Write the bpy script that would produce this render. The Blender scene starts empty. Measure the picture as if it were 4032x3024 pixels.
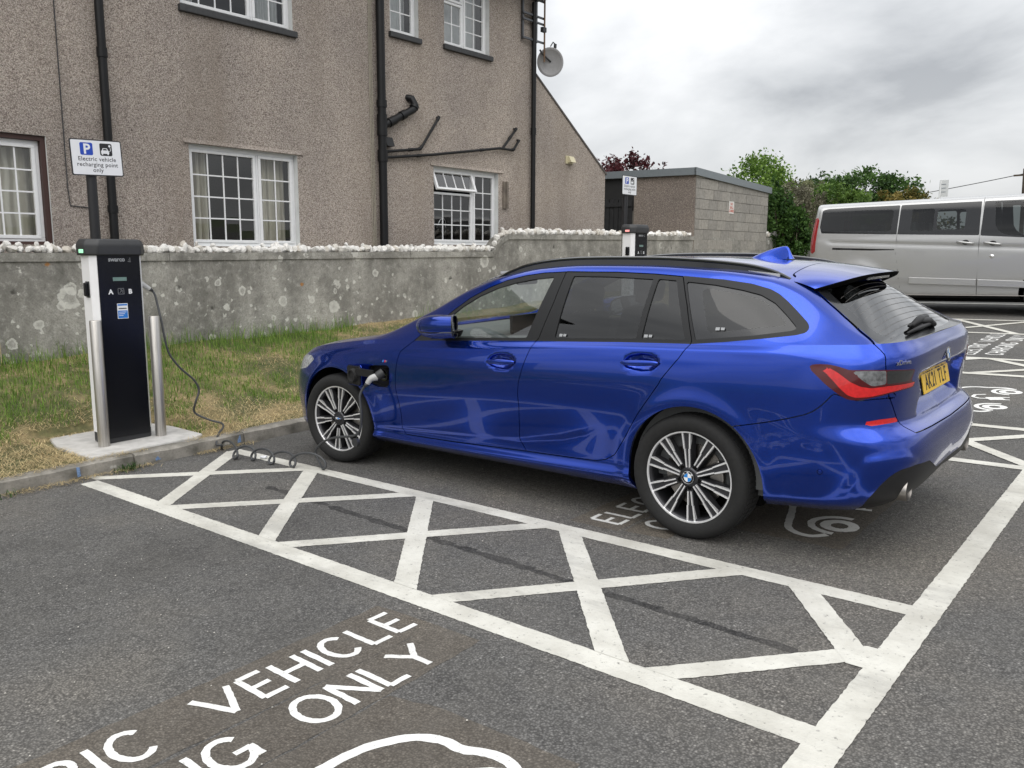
import bpy, bmesh, math, random
import numpy as np
from mathutils import Vector, Matrix
R = math.radians
SC = bpy.context.scene
COL = SC.collection
random.seed(7)
np.random.seed(7)

# ---------------------------------------------------------------- camera
cam_d = bpy.data.cameras.new('camera')
cam = bpy.data.objects.new('camera', cam_d)
COL.objects.link(cam)
_r = Vector((0.7677473, 0.6402054, -0.0264778))
_u = Vector((-0.0802076, 0.1370202, 0.9873157))
_f = Vector((-0.6357128, 0.7558853, -0.1565463))
_m = Matrix((_r, _u, -_f)).transposed().to_4x4()
_m.translation = Vector((3.41171, -4.64111, 1.50144))
cam.matrix_world = _m
cam_d.sensor_width = 36.0
cam_d.lens = 29.116
cam_d.clip_start = 0.05
cam_d.clip_end = 3000
SC.camera = cam

# ---------------------------------------------------------------- sky, sun, exposure
SUN_EL, SUN_AZ = R(55), R(140)          # azimuth measured from +y, clockwise
wd = bpy.data.worlds.new('World')
SC.world = wd
wd.use_nodes = True
nt = wd.node_tree
nt.nodes.clear()


def wn(t, **kw):
    n = nt.nodes.new(t)
    for k, v in kw.items():
        if k == 'inp':
            for a, b in v.items():
                n.inputs[a].default_value = b
        else:
            setattr(n, k, v)
    return n


def wl(a, b):
    nt.links.new(a, b)


tc = wn('ShaderNodeTexCoord')
sep = wn('ShaderNodeSeparateXYZ')
wl(tc.outputs['Generated'], sep.inputs[0])
zz = wn('ShaderNodeMath', operation='MAXIMUM', inp={1: 0.0})
wl(sep.outputs['Z'], zz.inputs[0])
den = wn('ShaderNodeMath', operation='ADD', inp={1: 0.36})
wl(zz.outputs[0], den.inputs[0])
dx = wn('ShaderNodeMath', operation='DIVIDE')
dy = wn('ShaderNodeMath', operation='DIVIDE')
wl(sep.outputs['X'], dx.inputs[0]); wl(den.outputs[0], dx.inputs[1])
wl(sep.outputs['Y'], dy.inputs[0]); wl(den.outputs[0], dy.inputs[1])
cmb = wn('ShaderNodeCombineXYZ')
wl(dx.outputs[0], cmb.inputs[0]); wl(dy.outputs[0], cmb.inputs[1])
mp = wn('ShaderNodeMapping', inp={'Location': (3.1, 1.7, 0.0), 'Rotation': (0, 0, R(38)), 'Scale': (0.85, 1.0, 1.0)})
wl(cmb.outputs[0], mp.inputs[0])
n1 = wn('ShaderNodeTexNoise', inp={'Scale': 1.9, 'Detail': 7.0, 'Roughness': 0.52, 'Distortion': 0.3})
wl(mp.outputs[0], n1.inputs['Vector'])
rp = wn('ShaderNodeValToRGB')
rp.color_ramp.elements[0].position = 0.36
rp.color_ramp.elements[0].color = (0.32, 0.33, 0.345, 1)
rp.color_ramp.elements[1].position = 0.64
rp.color_ramp.elements[1].color = (0.72, 0.725, 0.73, 1)
e = rp.color_ramp.elements.new(0.48)
e.color = (0.52, 0.53, 0.54, 1)
wl(n1.outputs['Fac'], rp.inputs[0])
# the cloud sheet is thinner and brighter low down, all the way round
hz = wn('ShaderNodeMapRange', inp={1: 0.0, 2: 0.24, 3: 0.45, 4: 0.0})
hz.interpolation_type = 'SMOOTHSTEP'
wl(zz.outputs[0], hz.inputs[0])
hm = wn('ShaderNodeMix', data_type='RGBA', inp={7: (0.86, 0.87, 0.885, 1)})
wl(hz.outputs[0], hm.inputs[0]); wl(rp.outputs[0], hm.inputs[6])
sky = wn('ShaderNodeTexSky', sky_type='NISHITA', sun_disc=False, sun_elevation=SUN_EL, sun_rotation=SUN_AZ)
skm = wn('ShaderNodeMix', data_type='RGBA', blend_type='MULTIPLY', inp={0: 1.0, 7: (0.1, 0.1, 0.1, 1)})
wl(sky.outputs[0], skm.inputs[6])
mx = wn('ShaderNodeMix', data_type='RGBA', inp={0: 0.93})
wl(skm.outputs[2], mx.inputs[6]); wl(hm.outputs[2], mx.inputs[7])
# an overcast dome is about three times as bright overhead as at the horizon
ov = wn('ShaderNodeMath', operation='MULTIPLY_ADD', inp={1: 1.75, 2: 0.72})
wl(zz.outputs[0], ov.inputs[0])
ovm = wn('ShaderNodeVectorMath', operation='SCALE')
wl(mx.outputs[2], ovm.inputs[0]); wl(ov.outputs[0], ovm.inputs['Scale'])
bg = wn('ShaderNodeBackground', inp={1: 1.0})
wl(ovm.outputs[0], bg.inputs[0])
wo = wn('ShaderNodeOutputWorld')
wl(bg.outputs[0], wo.inputs[0])

sd = bpy.data.lights.new('sun', 'SUN')
sd.energy = 1.5
sd.angle = R(85)
sd.color = (1.0, 0.96, 0.9)
so = bpy.data.objects.new('sun', sd)
COL.objects.link(so)
_d = Vector((math.sin(SUN_AZ) * math.cos(SUN_EL), math.cos(SUN_AZ) * math.cos(SUN_EL), math.sin(SUN_EL)))
so.rotation_euler = _d.to_track_quat('Z', 'Y').to_euler()
so.location = _d * 40

SC.view_settings.view_transform = 'Standard'
SC.view_settings.look = 'None'
SC.view_settings.exposure = 0.42
SC.view_settings.gamma = 1.0
SC.view_settings.use_curve_mapping = False
SC.render.engine = 'CYCLES'
SC.cycles.max_bounces = 8
SC.cycles.transparent_max_bounces = 16
SC.cycles.use_denoising = True

# ---------------------------------------------------------------- helpers
# plumb direction: the tarmac falls a little, so plumb things lean against it
GX = Vector((0.99973, 0.0, -0.023219)); GY = Vector((-0.00047, 0.999795, -0.020243)); GZ = Vector((0.0232146, 0.0202481, 0.9995254))


def plumb(x, y, z, rz=0.0):
    m = Matrix((GX, GY, GZ)).transposed().to_4x4() @ Matrix.Rotation(rz, 4, 'Z')
    m.translation = Vector((x, y, z))
    return m


def gz(y):
    """height of the tarmac: level in front, rising gently past the parked car"""
    return 0.03 * min(22.0, max(0.0, y - 3.0))


def tag(o, label=None, cat=None, group=None, kind=None):
    if label: o['label'] = label
    if cat: o['category'] = cat
    if group: o['group'] = group
    if kind: o['kind'] = kind
    return o


def empty(name, mw=None, label=None, cat=None, group=None, kind=None):
    o = bpy.data.objects.new(name, None)
    o.empty_display_size = 0.1
    COL.objects.link(o)
    if mw is not None:
        o.matrix_world = mw if isinstance(mw, Matrix) else Matrix.Translation(Vector(mw))
    return tag(o, label, cat, group, kind)


def link(name, me, parent=None, mw=None):
    o = bpy.data.objects.new(name, me)
    COL.objects.link(o)
    if parent is not None:
        o.parent = parent
    if mw is not None:
        if parent is not None: o.matrix_local = mw
        else: o.matrix_world = mw
    return o


def copy_tree(o, parent=None):
    c = o.copy()
    COL.objects.link(c)
    c.parent = parent
    if parent is not None:
        c.matrix_parent_inverse = o.matrix_parent_inverse.copy()
        c.matrix_local = o.matrix_local.copy()
    for ch in list(o.children):
        copy_tree(ch, c)
    return c


class MB:
    def __init__(s): s.v = []; s.f = []; s.m = []; s.mi = 0

    def add(s, vs, fs):
        b = len(s.v); s.v += [tuple(p) for p in vs]
        for f in fs:
            s.f.append(tuple(b + i for i in f)); s.m.append(s.mi)
        return s

    def box(s, x0, x1, y0, y1, z0, z1):
        vs = [(x, y, z) for z in (z0, z1) for y in (y0, y1) for x in (x0, x1)]
        return s.add(vs, [(0, 2, 3, 1), (4, 5, 7, 6), (0, 1, 5, 4), (2, 6, 7, 3), (0, 4, 6, 2), (1, 3, 7, 5)])

    def bar(s, a, b, w, h, up=(0, 0, 1)):
        a = Vector(a); b = Vector(b); d = (b - a).normalized(); n = d.cross(Vector(up))
        if n.length < 1e-6: n = d.cross(Vector((1, 0, 0)))
        n.normalize(); u = n.cross(d)
        vs = []
        for p in (a, b):
            for i, j in ((-1, -1), (1, -1), (1, 1), (-1, 1)): vs.append(p + n * (i * w / 2) + u * (j * h / 2))
        return s.add(vs, [(3, 2, 1, 0), (4, 5, 6, 7), (0, 1, 5, 4), (1, 2, 6, 5), (2, 3, 7, 6), (3, 0, 4, 7)])

    def tube(s, pts, r, n=10, closed=False, caps=True):
        pts = [Vector(p) for p in pts]; N = len(pts)
        rs = r if isinstance(r, (list, tuple)) else [r] * N
        vs = []; prev = None
        for i, p in enumerate(pts):
            if closed: t = pts[(i + 1) % N] - pts[i - 1]
            else: t = pts[min(i + 1, N - 1)] - pts[max(i - 1, 0)]
            if t.length < 1e-9: t = Vector((0, 0, 1))
            t.normalize()
            if prev is None:
                a = Vector((0, 0, 1)) if abs(t.z) < .9 else Vector((1, 0, 0))
                u = t.cross(a).normalized()
            else:
                u = (prev - t * prev.dot(t)); u.normalize()
            prev = u; w = t.cross(u)
            for k in range(n):
                a = 2 * math.pi * k / n
                vs.append(p + (u * math.cos(a) + w * math.sin(a)) * rs[i])
        fs = []
        M = N if closed else N - 1
        for i in range(M):
            j = (i + 1) % N
            for k in range(n):
                l = (k + 1) % n
                fs.append((i * n + k, i * n + l, j * n + l, j * n + k))
        if caps and not closed:
            fs.append(tuple(reversed(range(n)))); fs.append(tuple((N - 1) * n + k for k in range(n)))
        return s.add(vs, fs)

    def lathe(s, prof, n=32, axis='z', org=(0, 0, 0)):
        """prof: (radius, along) pairs"""
        vs = []
        for r, h in prof:
            for k in range(n):
                a = 2 * math.pi * k / n; c, q = r * math.cos(a), r * math.sin(a)
                p = (c, q, h) if axis == 'z' else ((c, h, q) if axis == 'y' else (h, c, q))
                vs.append((p[0] + org[0], p[1] + org[1], p[2] + org[2]))
        fs = []
        for i in range(len(prof) - 1):
            for k in range(n):
                l = (k + 1) % n
                f = (i * n + k, i * n + l, (i + 1) * n + l, (i + 1) * n + k)
                fs.append(f if axis != 'y' else f[::-1])
        return s.add(vs, fs)

    def prism(s, poly, d0, d1, plane='xy'):
        """extrude a closed 2D outline; plane gives the two axes of the outline"""
        n = len(poly)
        def P(a, b, d):
            return {'xy': (a, b, d), 'xz': (a, d, b), 'yz': (d, a, b)}[plane]
        vs = [P(a, b, d0) for a, b in poly] + [P(a, b, d1) for a, b in poly]
        fs = [tuple(range(n)), tuple(reversed(range(n, 2 * n)))]
        for i in range(n):
            j = (i + 1) % n
            fs.append((i, i + n, j + n, j))
        return s.add(vs, fs)

    def mesh(s, name, mats, smooth=False, auto=None, fix=True):
        me = bpy.data.meshes.new(name)
        me.from_pydata([tuple(p) for p in s.v], [], s.f)
        for m in (mats if isinstance(mats, (list, tuple)) else [mats]): me.materials.append(m)
        if any(s.m):
            me.polygons.foreach_set('material_index', s.m)
        if fix:
            bm = bmesh.new(); bm.from_mesh(me)
            bmesh.ops.recalc_face_normals(bm, faces=bm.faces)
            bm.to_mesh(me); bm.free()
        if smooth:
            me.polygons.foreach_set('use_smooth', [True] * len(me.polygons))
            if auto is not None: me.set_sharp_from_angle(angle=R(auto))
        me.update()
        return me

    def build(s, name, mats, parent=None, mw=None, smooth=False, auto=None, fix=True):
        return link(name, s.mesh(name, mats, smooth, auto, fix), parent, mw)


def bevel(o, w=0.004, seg=2, ang=40):
    m = o.modifiers.new('bevel', 'BEVEL'); m.width = w; m.segments = seg; m.limit_method = 'ANGLE'; m.angle_limit = R(ang)
    return o


FONT_CACHE = {}


def lplumb(x, y, z):
    """plumb frame standing at y along and z up from (x, 0, 0), measured square to plumb"""
    q = Vector((x, 0, 0)) + GY * y + GZ * z
    return plumb(q.x, q.y, q.z)


def text_mesh(body, size, depth=0.0, bold=0.0, align='LEFT', spacing=1.0):
    """lettering as a mesh in the XY plane, x to the right, y up"""
    cu = bpy.data.curves.new('lettering', 'FONT')
    cu.body = body; cu.size = size; cu.extrude = depth; cu.offset = bold; cu.align_x = align; cu.space_character = spacing
    cu.resolution_u = 3
    ob = bpy.data.objects.new('lettering', cu)
    COL.objects.link(ob)
    dg = bpy.context.evaluated_depsgraph_get()
    me = bpy.data.meshes.new_from_object(ob.evaluated_get(dg))
    bpy.data.objects.remove(ob)
    bpy.data.curves.remove(cu)
    return me


# ---------------------------------------------------------------- materials
class N:
    """small node-graph helper"""
    def __init__(s, name):
        s.mat = bpy.data.materials.new(name); s.mat.use_nodes = True
        s.t = s.mat.node_tree; s.t.nodes.clear()
        s.out = s.t.nodes.new('ShaderNodeOutputMaterial')
        s.b = s.t.nodes.new('ShaderNodeBsdfPrincipled')
        s.t.links.new(s.b.outputs[0], s.out.inputs[0])

    def n(s, typ, inp=None, **kw):
        x = s.t.nodes.new(typ)
        for k, v in kw.items(): setattr(x, k, v)
        for k, v in (inp or {}).items():
            if hasattr(v, 'is_output'): s.t.links.new(v, x.inputs[k])
            else: x.inputs[k].default_value = v
        return x

    def l(s, a, b): s.t.links.new(a, b)

    def set(s, **kw):
        for k, v in kw.items():
            k = k.replace('_', ' ')
            i = s.b.inputs[k]
            if hasattr(v, 'is_output'): s.l(v, i)
            else: i.default_value = v
        return s

    def co(s, space='Object', scale=(1, 1, 1)):
        t = s.n('ShaderNodeTexCoord')
        o = t.outputs[space]
        if scale != (1, 1, 1):
            o = s.n('ShaderNodeMapping', {'Vector': o, 'Scale': scale}).outputs[0]
        return o

    def noise(s, scale, vec=None, detail=4, rough=.55, dist=0.0):
        return s.n('ShaderNodeTexNoise', {'Vector': vec if vec is not None else s.co(), 'Scale': scale, 'Detail': detail, 'Roughness': rough, 'Distortion': dist})

    def vor(s, scale, vec=None, feature='F1', rand=1.0):
        return s.n('ShaderNodeTexVoronoi', {'Vector': vec if vec is not None else s.co(), 'Scale': scale, 'Randomness': rand}, feature=feature)

    def ramp(s, fac, stops, interp='LINEAR'):
        r = s.n('ShaderNodeValToRGB'); s.l(fac, r.inputs[0]); cr = r.color_ramp; cr.interpolation = interp
        while len(cr.elements) < len(stops): cr.elements.new(.5)
        for e_, (p, c) in zip(cr.elements, stops):
            e_.position = p
            e_.color = (c, c, c, 1) if isinstance(c, (int, float)) else (*c, 1)
        return r.outputs[0]

    def mix(s, fac, a, b, blend='MIX'):
        m = s.n('ShaderNodeMix', data_type='RGBA', blend_type=blend)
        for k, v in ((0, fac), (6, a), (7, b)):
            if hasattr(v, 'is_output'): s.l(v, m.inputs[k])
            else: m.inputs[k].default_value = (*v, 1) if isinstance(v, tuple) and len(v) == 3 else v
        return m.outputs[2]

    def math(s, op, a, b=0.0):
        m = s.n('ShaderNodeMath', operation=op)
        for k, v in ((0, a), (1, b)):
            if hasattr(v, 'is_output'): s.l(v, m.inputs[k])
            else: m.inputs[k].default_value = v
        return m.outputs[0]

    def bump(s, h, strength=.5, dist=.01, normal=None):
        b = s.n('ShaderNodeBump', {'Height': h, 'Strength': strength, 'Distance': dist})
        if normal is not None: s.l(normal, b.inputs['Normal'])
        s.l(b.outputs[0], s.b.inputs['Normal'])
        return b.outputs[0]


def plain(name, col, rough=.5, metal=0.0, coat=0.0, spec=.5, var=0.06, vscale=20.0):
    m = N(name)
    n = m.noise(vscale, detail=3)
    c = tuple(col)
    lo = tuple(x * (1 - var) for x in c); hi = tuple(min(1, x * (1 + var)) for x in c)
    m.set(Base_Color=m.ramp(n.outputs[0], [(.3, lo), (.7, hi)]), Roughness=rough, Metallic=metal)
    m.b.inputs['Coat Weight'].default_value = coat
    m.b.inputs['Specular IOR Level'].default_value = spec
    return m.mat


def glass(name, tint, refl=1.0, rough=0.0):
    """thin pane: tinted straight-through light plus a mirror by Fresnel"""
    m = N(name)
    t = m.t
    tr = m.n('ShaderNodeBsdfTransparent', {'Color': (*tint, 1)})
    gl = m.n('ShaderNodeBsdfGlossy', {'Roughness': rough, 'Color': (1, 1, 1, 1)})
    bf = m.n('ShaderNodeNewGeometry').outputs['Backfacing']      # same reflection from both sides of a thin pane
    ior = m.n('ShaderNodeMapRange', {0: bf, 1: 0.0, 2: 1.0, 3: 1.55, 4: 1 / 1.55}).outputs[0]
    fr = m.n('ShaderNodeFresnel', {'IOR': ior})
    f = m.math('MULTIPLY', fr.outputs[0], refl)
    f = m.math('MINIMUM', f, 1.0)
    ms = m.n('ShaderNodeMixShader')
    t.links.new(f, ms.inputs[0]); t.links.new(tr.outputs[0], ms.inputs[1]); t.links.new(gl.outputs[0], ms.inputs[2])
    t.links.new(ms.outputs[0], m.out.inputs[0])
    t.nodes.remove(m.b)
    return m.mat
# ---------------------------------------------------------------- ground, tarmac, markings, kerb, verge
def asphalt(name, c0=(.092, .090, .087), c1=(.20, .195, .186), warm=0.0):
    m = N(name)
    co = m.co()
    big = m.noise(.55, co, detail=5, rough=.6)
    mid = m.noise(6.0, co, detail=4)
    v = m.vor(115, co)
    v2 = m.vor(52, co)
    cell = m.ramp(v.outputs['Color'], [(.15, c0), (.55, tuple((a + b) / 2 for a, b in zip(c0, c1))), (.85, c1), (.97, tuple(min(1, x * 2.1) for x in c1))])
    cell = m.mix(.35, cell, m.ramp(v2.outputs['Color'], [(.1, c0), (.9, tuple(x * 1.15 for x in c1))]))
    pit = m.ramp(v.outputs['Distance'], [(.25, 1.0), (.62, .30)])
    col = m.mix(.75, cell, pit, 'MULTIPLY')
    stain = m.ramp(big.outputs[0], [(.28, (.66, .65, .64)), (.48, (1.0, 1.0, 1.0)), (.68, (1.32, 1.25, 1.15))])
    col = m.mix(1.0, col, stain, 'MULTIPLY')
    col = m.mix(m.ramp(mid.outputs[0], [(.35, .0), (.75, .35)]), col, (.125, .12, .11))
    spk = m.ramp(v2.outputs['Color'], [(.955, 0.0), (.975, 1.0)], 'LINEAR')
    spkd = m.math('MULTIPLY', spk, m.ramp(v2.outputs['Distance'], [(.10, 1.0), (.22, .0)]))
    col = m.mix(spkd, col, (.38, .37, .34))
    if warm: col = m.mix(warm, col, (.135, .115, .092))
    m.set(Base_Color=col, Roughness=.88)
    m.b.inputs['Specular IOR Level'].default_value = .3
    h = m.math('ADD', m.math('MULTIPLY', v.outputs['Distance'], -1.0), m.math('MULTIPLY', mid.outputs[0], .4))
    m.bump(h, .75, .006)
    return m.mat


def paint(name, col=(.70, .685, .62), wear=.6, dirt=.62):
    m = N(name)
    co = m.co()
    v = m.vor(115, co); n = m.noise(3.2, co, detail=6, rough=.65); f = m.noise(45, co, detail=5, rough=.7)
    dirty = m.ramp(n.outputs[0], [(.38, 0.0), (.66, dirt)])
    scuff = m.noise(1.3, m.co(scale=(.6, 2.2, 1)), detail=6, rough=.7)
    c = m.mix(dirty, col, (.36, .345, .30))
    c = m.mix(m.ramp(scuff.outputs[0], [(.52, 0.0), (.70, dirt)]), c, (.22, .215, .20))
    c = m.mix(m.ramp(f.outputs[0], [(.5, 0.0), (.75, .22)]), c, (.34, .33, .30))
    hole = m.math('MULTIPLY', m.ramp(f.outputs[0], [(.60, 0.0), (.66, 1.0)]), m.ramp(v.outputs['Distance'], [(.35, 0.0), (.55, wear)]))
    c = m.mix(hole, c, (.06, .058, .055))
    m.set(Base_Color=c, Roughness=.72)
    m.bump(m.math('ADD', m.math('MULTIPLY', v.outputs['Distance'], -.6), f.outputs[0]), .5, .004)
    return m.mat


M_TARMAC = asphalt('asphalt')
M_TARMAC_OLD = asphalt('scoured_brown_asphalt', (.085, .077, .067), (.19, .172, .148), warm=.26)
M_SEAM = asphalt('tar_seam', (.02, .02, .02), (.085, .083, .082))
M_LINE = paint('worn_line_paint', (.60, .59, .535))
M_LETTER = paint('fresh_letter_paint', (.72, .72, .70), .4, .2)

mb = MB()
ys = [-90, -40, -20, -10, 0, 3] + [3 + 2.75 * k for k in range(1, 9)] + [45, 90]
xs = [-2.60, 0, 6, 20, 90]
for y in ys:
    for x in xs: mb.v.append((x, y, gz(y)))
for j in range(len(ys) - 1):
    for i in range(len(xs) - 1):
        a = j * len(xs) + i; mb.f.append((a, a + 1, a + len(xs) + 1, a + len(xs))); mb.m.append(0)
tarmac = mb.build('tarmac', M_TARMAC)
tag(tarmac, 'dark grey worn asphalt of the car park', None, kind='structure')
m_field = N('rough_field'); n_ = m_field.noise(.12, detail=6); m_field.set(Base_Color=m_field.ramp(n_.outputs[0], [(.3, (.05, .075, .03)), (.7, (.10, .11, .05))]), Roughness=.95)
mb = MB(); mb.add([(-1500, -1500, -.6), (1500, -1500, -.6), (1500, 1500, -.6), (-1500, 1500, -.6)], [(0, 1, 2, 3)])
tag(mb.build('ground', m_field.mat), 'open ground reaching to the horizon', None, kind='structure')

ZL = [.0018]


def nz(step=.00016):
    ZL[0] += step
    return ZL[0]


def jit(a): return random.uniform(-a, a)


def stroke_verts(pts, w, seg=.018, j=.0022, closed=False, taper=None):
    """flat ragged-edged band along a polyline of (x, y)"""
    P = [Vector((a, b)) for a, b in pts]
    if closed: P.append(P[0])
    Q = [P[0]]
    for a, b in zip(P, P[1:]):
        n = max(1, int((b - a).length / seg))
        Q += [a + (b - a) * k / n for k in range(1, n + 1)]
    out = []
    for i, p_ in enumerate(Q):
        if closed: t = Q[(i + 1) % (len(Q) - 1)] - Q[i - 1 if i else -2]
        else: t = Q[min(i + 1, len(Q) - 1)] - Q[max(i - 1, 0)]
        t.normalize(); nn = Vector((-t.y, t.x))
        out.append((p_ + nn * (w / 2 + jit(j)), p_ - nn * (w / 2 + jit(j))))
    return out


def marking(name, bands, mat, zs=None, dx=0.0, dy=0.0):
    mb = MB(); z0 = zs if zs is not None else nz()
    for k, b in enumerate(bands):
        z = z0 + .00025 * k; vs = []; fs = []
        for l, r in b:
            vs += [(l.x + dx, l.y + dy, gz(l.y + dy) + z), (r.x + dx, r.y + dy, gz(r.y + dy) + z)]
        for i in range(len(b) - 1): fs.append((2 * i, 2 * i + 1, 2 * i + 3, 2 * i + 2))
        mb.add(vs, fs)
    me = mb.mesh(name, mat, fix=False)
    bm = bmesh.new(); bm.from_mesh(me)
    for f in bm.faces:
        f.normal_update()
        if f.normal.z < 0: f.normal_flip()
    bm.to_mesh(me); bm.free()
    return link(name, me, tarmac)


def hatch(x0, y0, x1, y1, w):
    """diagonal whose ends are cut along the bay lines"""
    n = max(2, int(math.hypot(x1 - x0, y1 - y0) / .018)); wx = w / abs(math.sin(math.atan2(y1 - y0, x1 - x0))) / 2; b = []
    for k in range(n + 1):
        x, y = x0 + (x1 - x0) * k / n, y0 + (y1 - y0) * k / n; b.append((Vector((x - wx + jit(.003), y)), Vector((x + wx + jit(.003), y))))
    return marking('hatch_line', [b], M_LINE)


def line(x0, y0, x1, y1, w, name='bay_line'):
    return marking(name, [stroke_verts([(x0, y0), (x1, y1)], w)], M_LINE)


# hatched strips between the bays
line(-2.46, -1.135, 2.575, -1.135, .105)
line(-2.46, -2.262, 2.575, -2.262, .118)
LO, HI = -2.206, -1.186
for a, b in ((-2.56, -1.50), (-1.385, -.385), (-.245, .66), (.925, 1.80)): hatch(a, LO, b, HI, .098)
hatch(2.02, LO, 2.60, -1.56, .098)
for a, b in ((-2.40, -1.52), (-1.39, -.41), (-.23, .69), (.885, 1.815)): hatch(b, LO, a, HI, .112)
hatch(2.585, -1.74, 2.155, HI, .112)
line(2.632, -7.5, 2.632, 24, .118)
for lo, hi in ((1.60, 2.90), (5.38, 6.47), (8.83, 10.47), (-6.0, -4.75)):
    line(-2.4, lo, 2.575, lo, .105); line(-2.4, hi, 2.575, hi, .105)
    n = 4; st_ = 5.0 / n
    for k in range(n):
        x0 = -2.45 + k * st_ + .25
        hatch(x0, lo + .05, x0 + st_ * .85, hi - .05, .10); hatch(x0 + st_ * .85, lo + .05, x0, hi - .05, .10)
line(-2.4, 13.1, 2.575, 13.1, .105)


def arc(cx, cy, rx, ry, a0, a1, n=14): n = int(n * 1.8); return [(cx + rx * math.cos(R(a0 + (a1 - a0) * k / n)), cy + ry * math.sin(R(a0 + (a1 - a0) * k / n))) for k in range(n + 1)]


GL = {'E': (.092, lambda w: [[(0, 0), (0, 1)], [(0, 1), (w, 1)], [(0, .5), (w * .86, .5)], [(0, 0), (w, 0)]]),
      'L': (.088, lambda w: [[(0, 1), (0, 0)], [(0, 0), (w, 0)]]),
      'C': (.115, lambda w: [arc(w / 2, .5, w / 2, .5, 42, 318, 22)]),
      'T': (.102, lambda w: [[(w / 2, 0), (w / 2, 1)], [(0, 1), (w, 1)]]),
      'R': (.098, lambda w: [[(0, 0), (0, 1)], [(0, 1), (w * .55, 1)] + arc(w * .55, .75, w * .42, .25, 80, -80, 10) + [(w * .55, .5), (0, .5)], [(w * .5, .5), (w, 0)]]),
      'I': (.02, lambda w: [[(w / 2, 0), (w / 2, 1)]]),
      'V': (.137, lambda w: [[(0, 1), (w / 2, 0)], [(w / 2, 0), (w, 1)]]),
      'H': (.102, lambda w: [[(0, 0), (0, 1)], [(w, 0), (w, 1)], [(0, .5), (w, .5)]]),
      'A': (.132, lambda w: [[(0, 0), (w / 2, 1)], [(w / 2, 1), (w, 0)], [(w * .2, .34), (w * .8, .34)]]),
      'G': (.127, lambda w: [arc(w / 2, .5, w / 2, .5, 42, 345, 24), [(w * .55, .42), (w, .42)], [(w, .46), (w, .05)]]),
      'N': (.107, lambda w: [[(0, 0), (0, 1)], [(0, 1), (w, 0)], [(w, 0), (w, 1)]]),
      'O': (.132, lambda w: [arc(w / 2, .5, w / 2, .5, 0, 360, 30)]),
      'Y': (.132, lambda w: [[(0, 1), (w / 2, .48)], [(w, 1), (w / 2, .48)], [(w / 2, .5), (w / 2, 0)]])}


def road_text(txt, xb, xt, y0, dx=0.0, dy=0.0):
    """letters whose baseline is x=xb and tops x=xt, reading towards +y"""
    y = y0; H = xb - xt; sw = .026
    for ch in txt:
        if ch == ' ': y += .15; continue
        w, g = GL[ch]
        bands = []
        for st_ in g(w):
            pts = [(xb - sw / 2 - (H - sw) * v, y + u) for u, v in st_]
            bands.append(stroke_verts(pts, sw, .02, .0016))
        marking('road_letter', bands, M_LETTER, .0022, dx, dy)
        y += w + (.042 if ch != 'I' else .038)


def spline2(P, n):
    out = []
    for i in range(len(P) - 1):
        a, b, c, d = P[max(i - 1, 0)], P[i], P[i + 1], P[min(i + 2, len(P) - 1)]
        for k in range(n):
            t = k / n; out.append(.5 * ((2 * b) + (c - a) * t + (2 * a - 5 * b + 4 * c - d) * t * t + (3 * b - a - 3 * c + d) * t ** 3))
    return out + [P[-1]]


def ev_icon(dx=0.0, dy=0.0):
    B_ = []
    body = [(1.985, -.42), (1.93, -.485), (1.85, -.48), (1.775, -.41), (1.715, -.22), (1.65, -.03), (1.56, .10), (1.512, .24), (1.507, .36), (1.527, .50), (1.60, .62), (1.683, .667), (1.77, .672), (1.845, .705), (1.93, .71), (1.985, .68)]
    body = [(q.x, q.y) for q in spline2([Vector((a, b)) for a, b in body], 6)]
    B_.append(stroke_verts(body, .040, .016, .002))
    marking('road_symbol', B_, M_LETTER, .0022, dx, dy)
    for cy in (-.245, .52):
        marking('road_symbol', [stroke_verts(arc(1.992, cy, .072, .072, 0, 360, 28), .055, .02, .002)], M_LETTER, .0026, dx, dy)
        marking('road_symbol', [stroke_verts(arc(1.992, cy, .145, .145, 80, 275, 20), .04, .02, .002)], M_LETTER, .0030, dx, dy)
    marking('road_symbol', [stroke_verts([(1.87, .10), (1.99, .17)], .13, .02, .003), stroke_verts([(1.97, .10), (2.05, .12)], .03, .02, .002), stroke_verts([(1.93, .19), (2.03, .235)], .03, .02, .002), stroke_verts([(1.87, .10), (1.80, .09), (1.74, .14), (1.74, .24), (1.82, .30)], .03, .02, .002)], M_LETTER, .0034, dx, dy)


for dx_, dy_ in ((0, -3.645), (0, 0), (.04, 3.95), (.25, 7.66)):
    road_text('ELECTRIC VEHICLE', 1.03, .822, -.905, dx_, dy_)
    road_text('CHARGING ONLY', 1.318, 1.112, -.835, dx_, dy_)
    ev_icon(dx_, dy_)
# scoured bands where older markings were burnt off
def patch(pts, z=.0008, mat=M_TARMAC_OLD, name='scoured_patch', j=.005):
    P = []
    for a, b in zip(pts, pts[1:] + pts[:1]):
        n = max(1, int(math.dist(a, b) / .05)); P += [(a[0] + (b[0] - a[0]) * k / n + jit(j), a[1] + (b[1] - a[1]) * k / n + jit(j)) for k in range(n)]
    mb = MB(); mb.add([(x, y, gz(y) + z) for x, y in P], [tuple(range(len(P)))])
    me = mb.mesh(name, mat)
    return link(name, me, tarmac)


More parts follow.
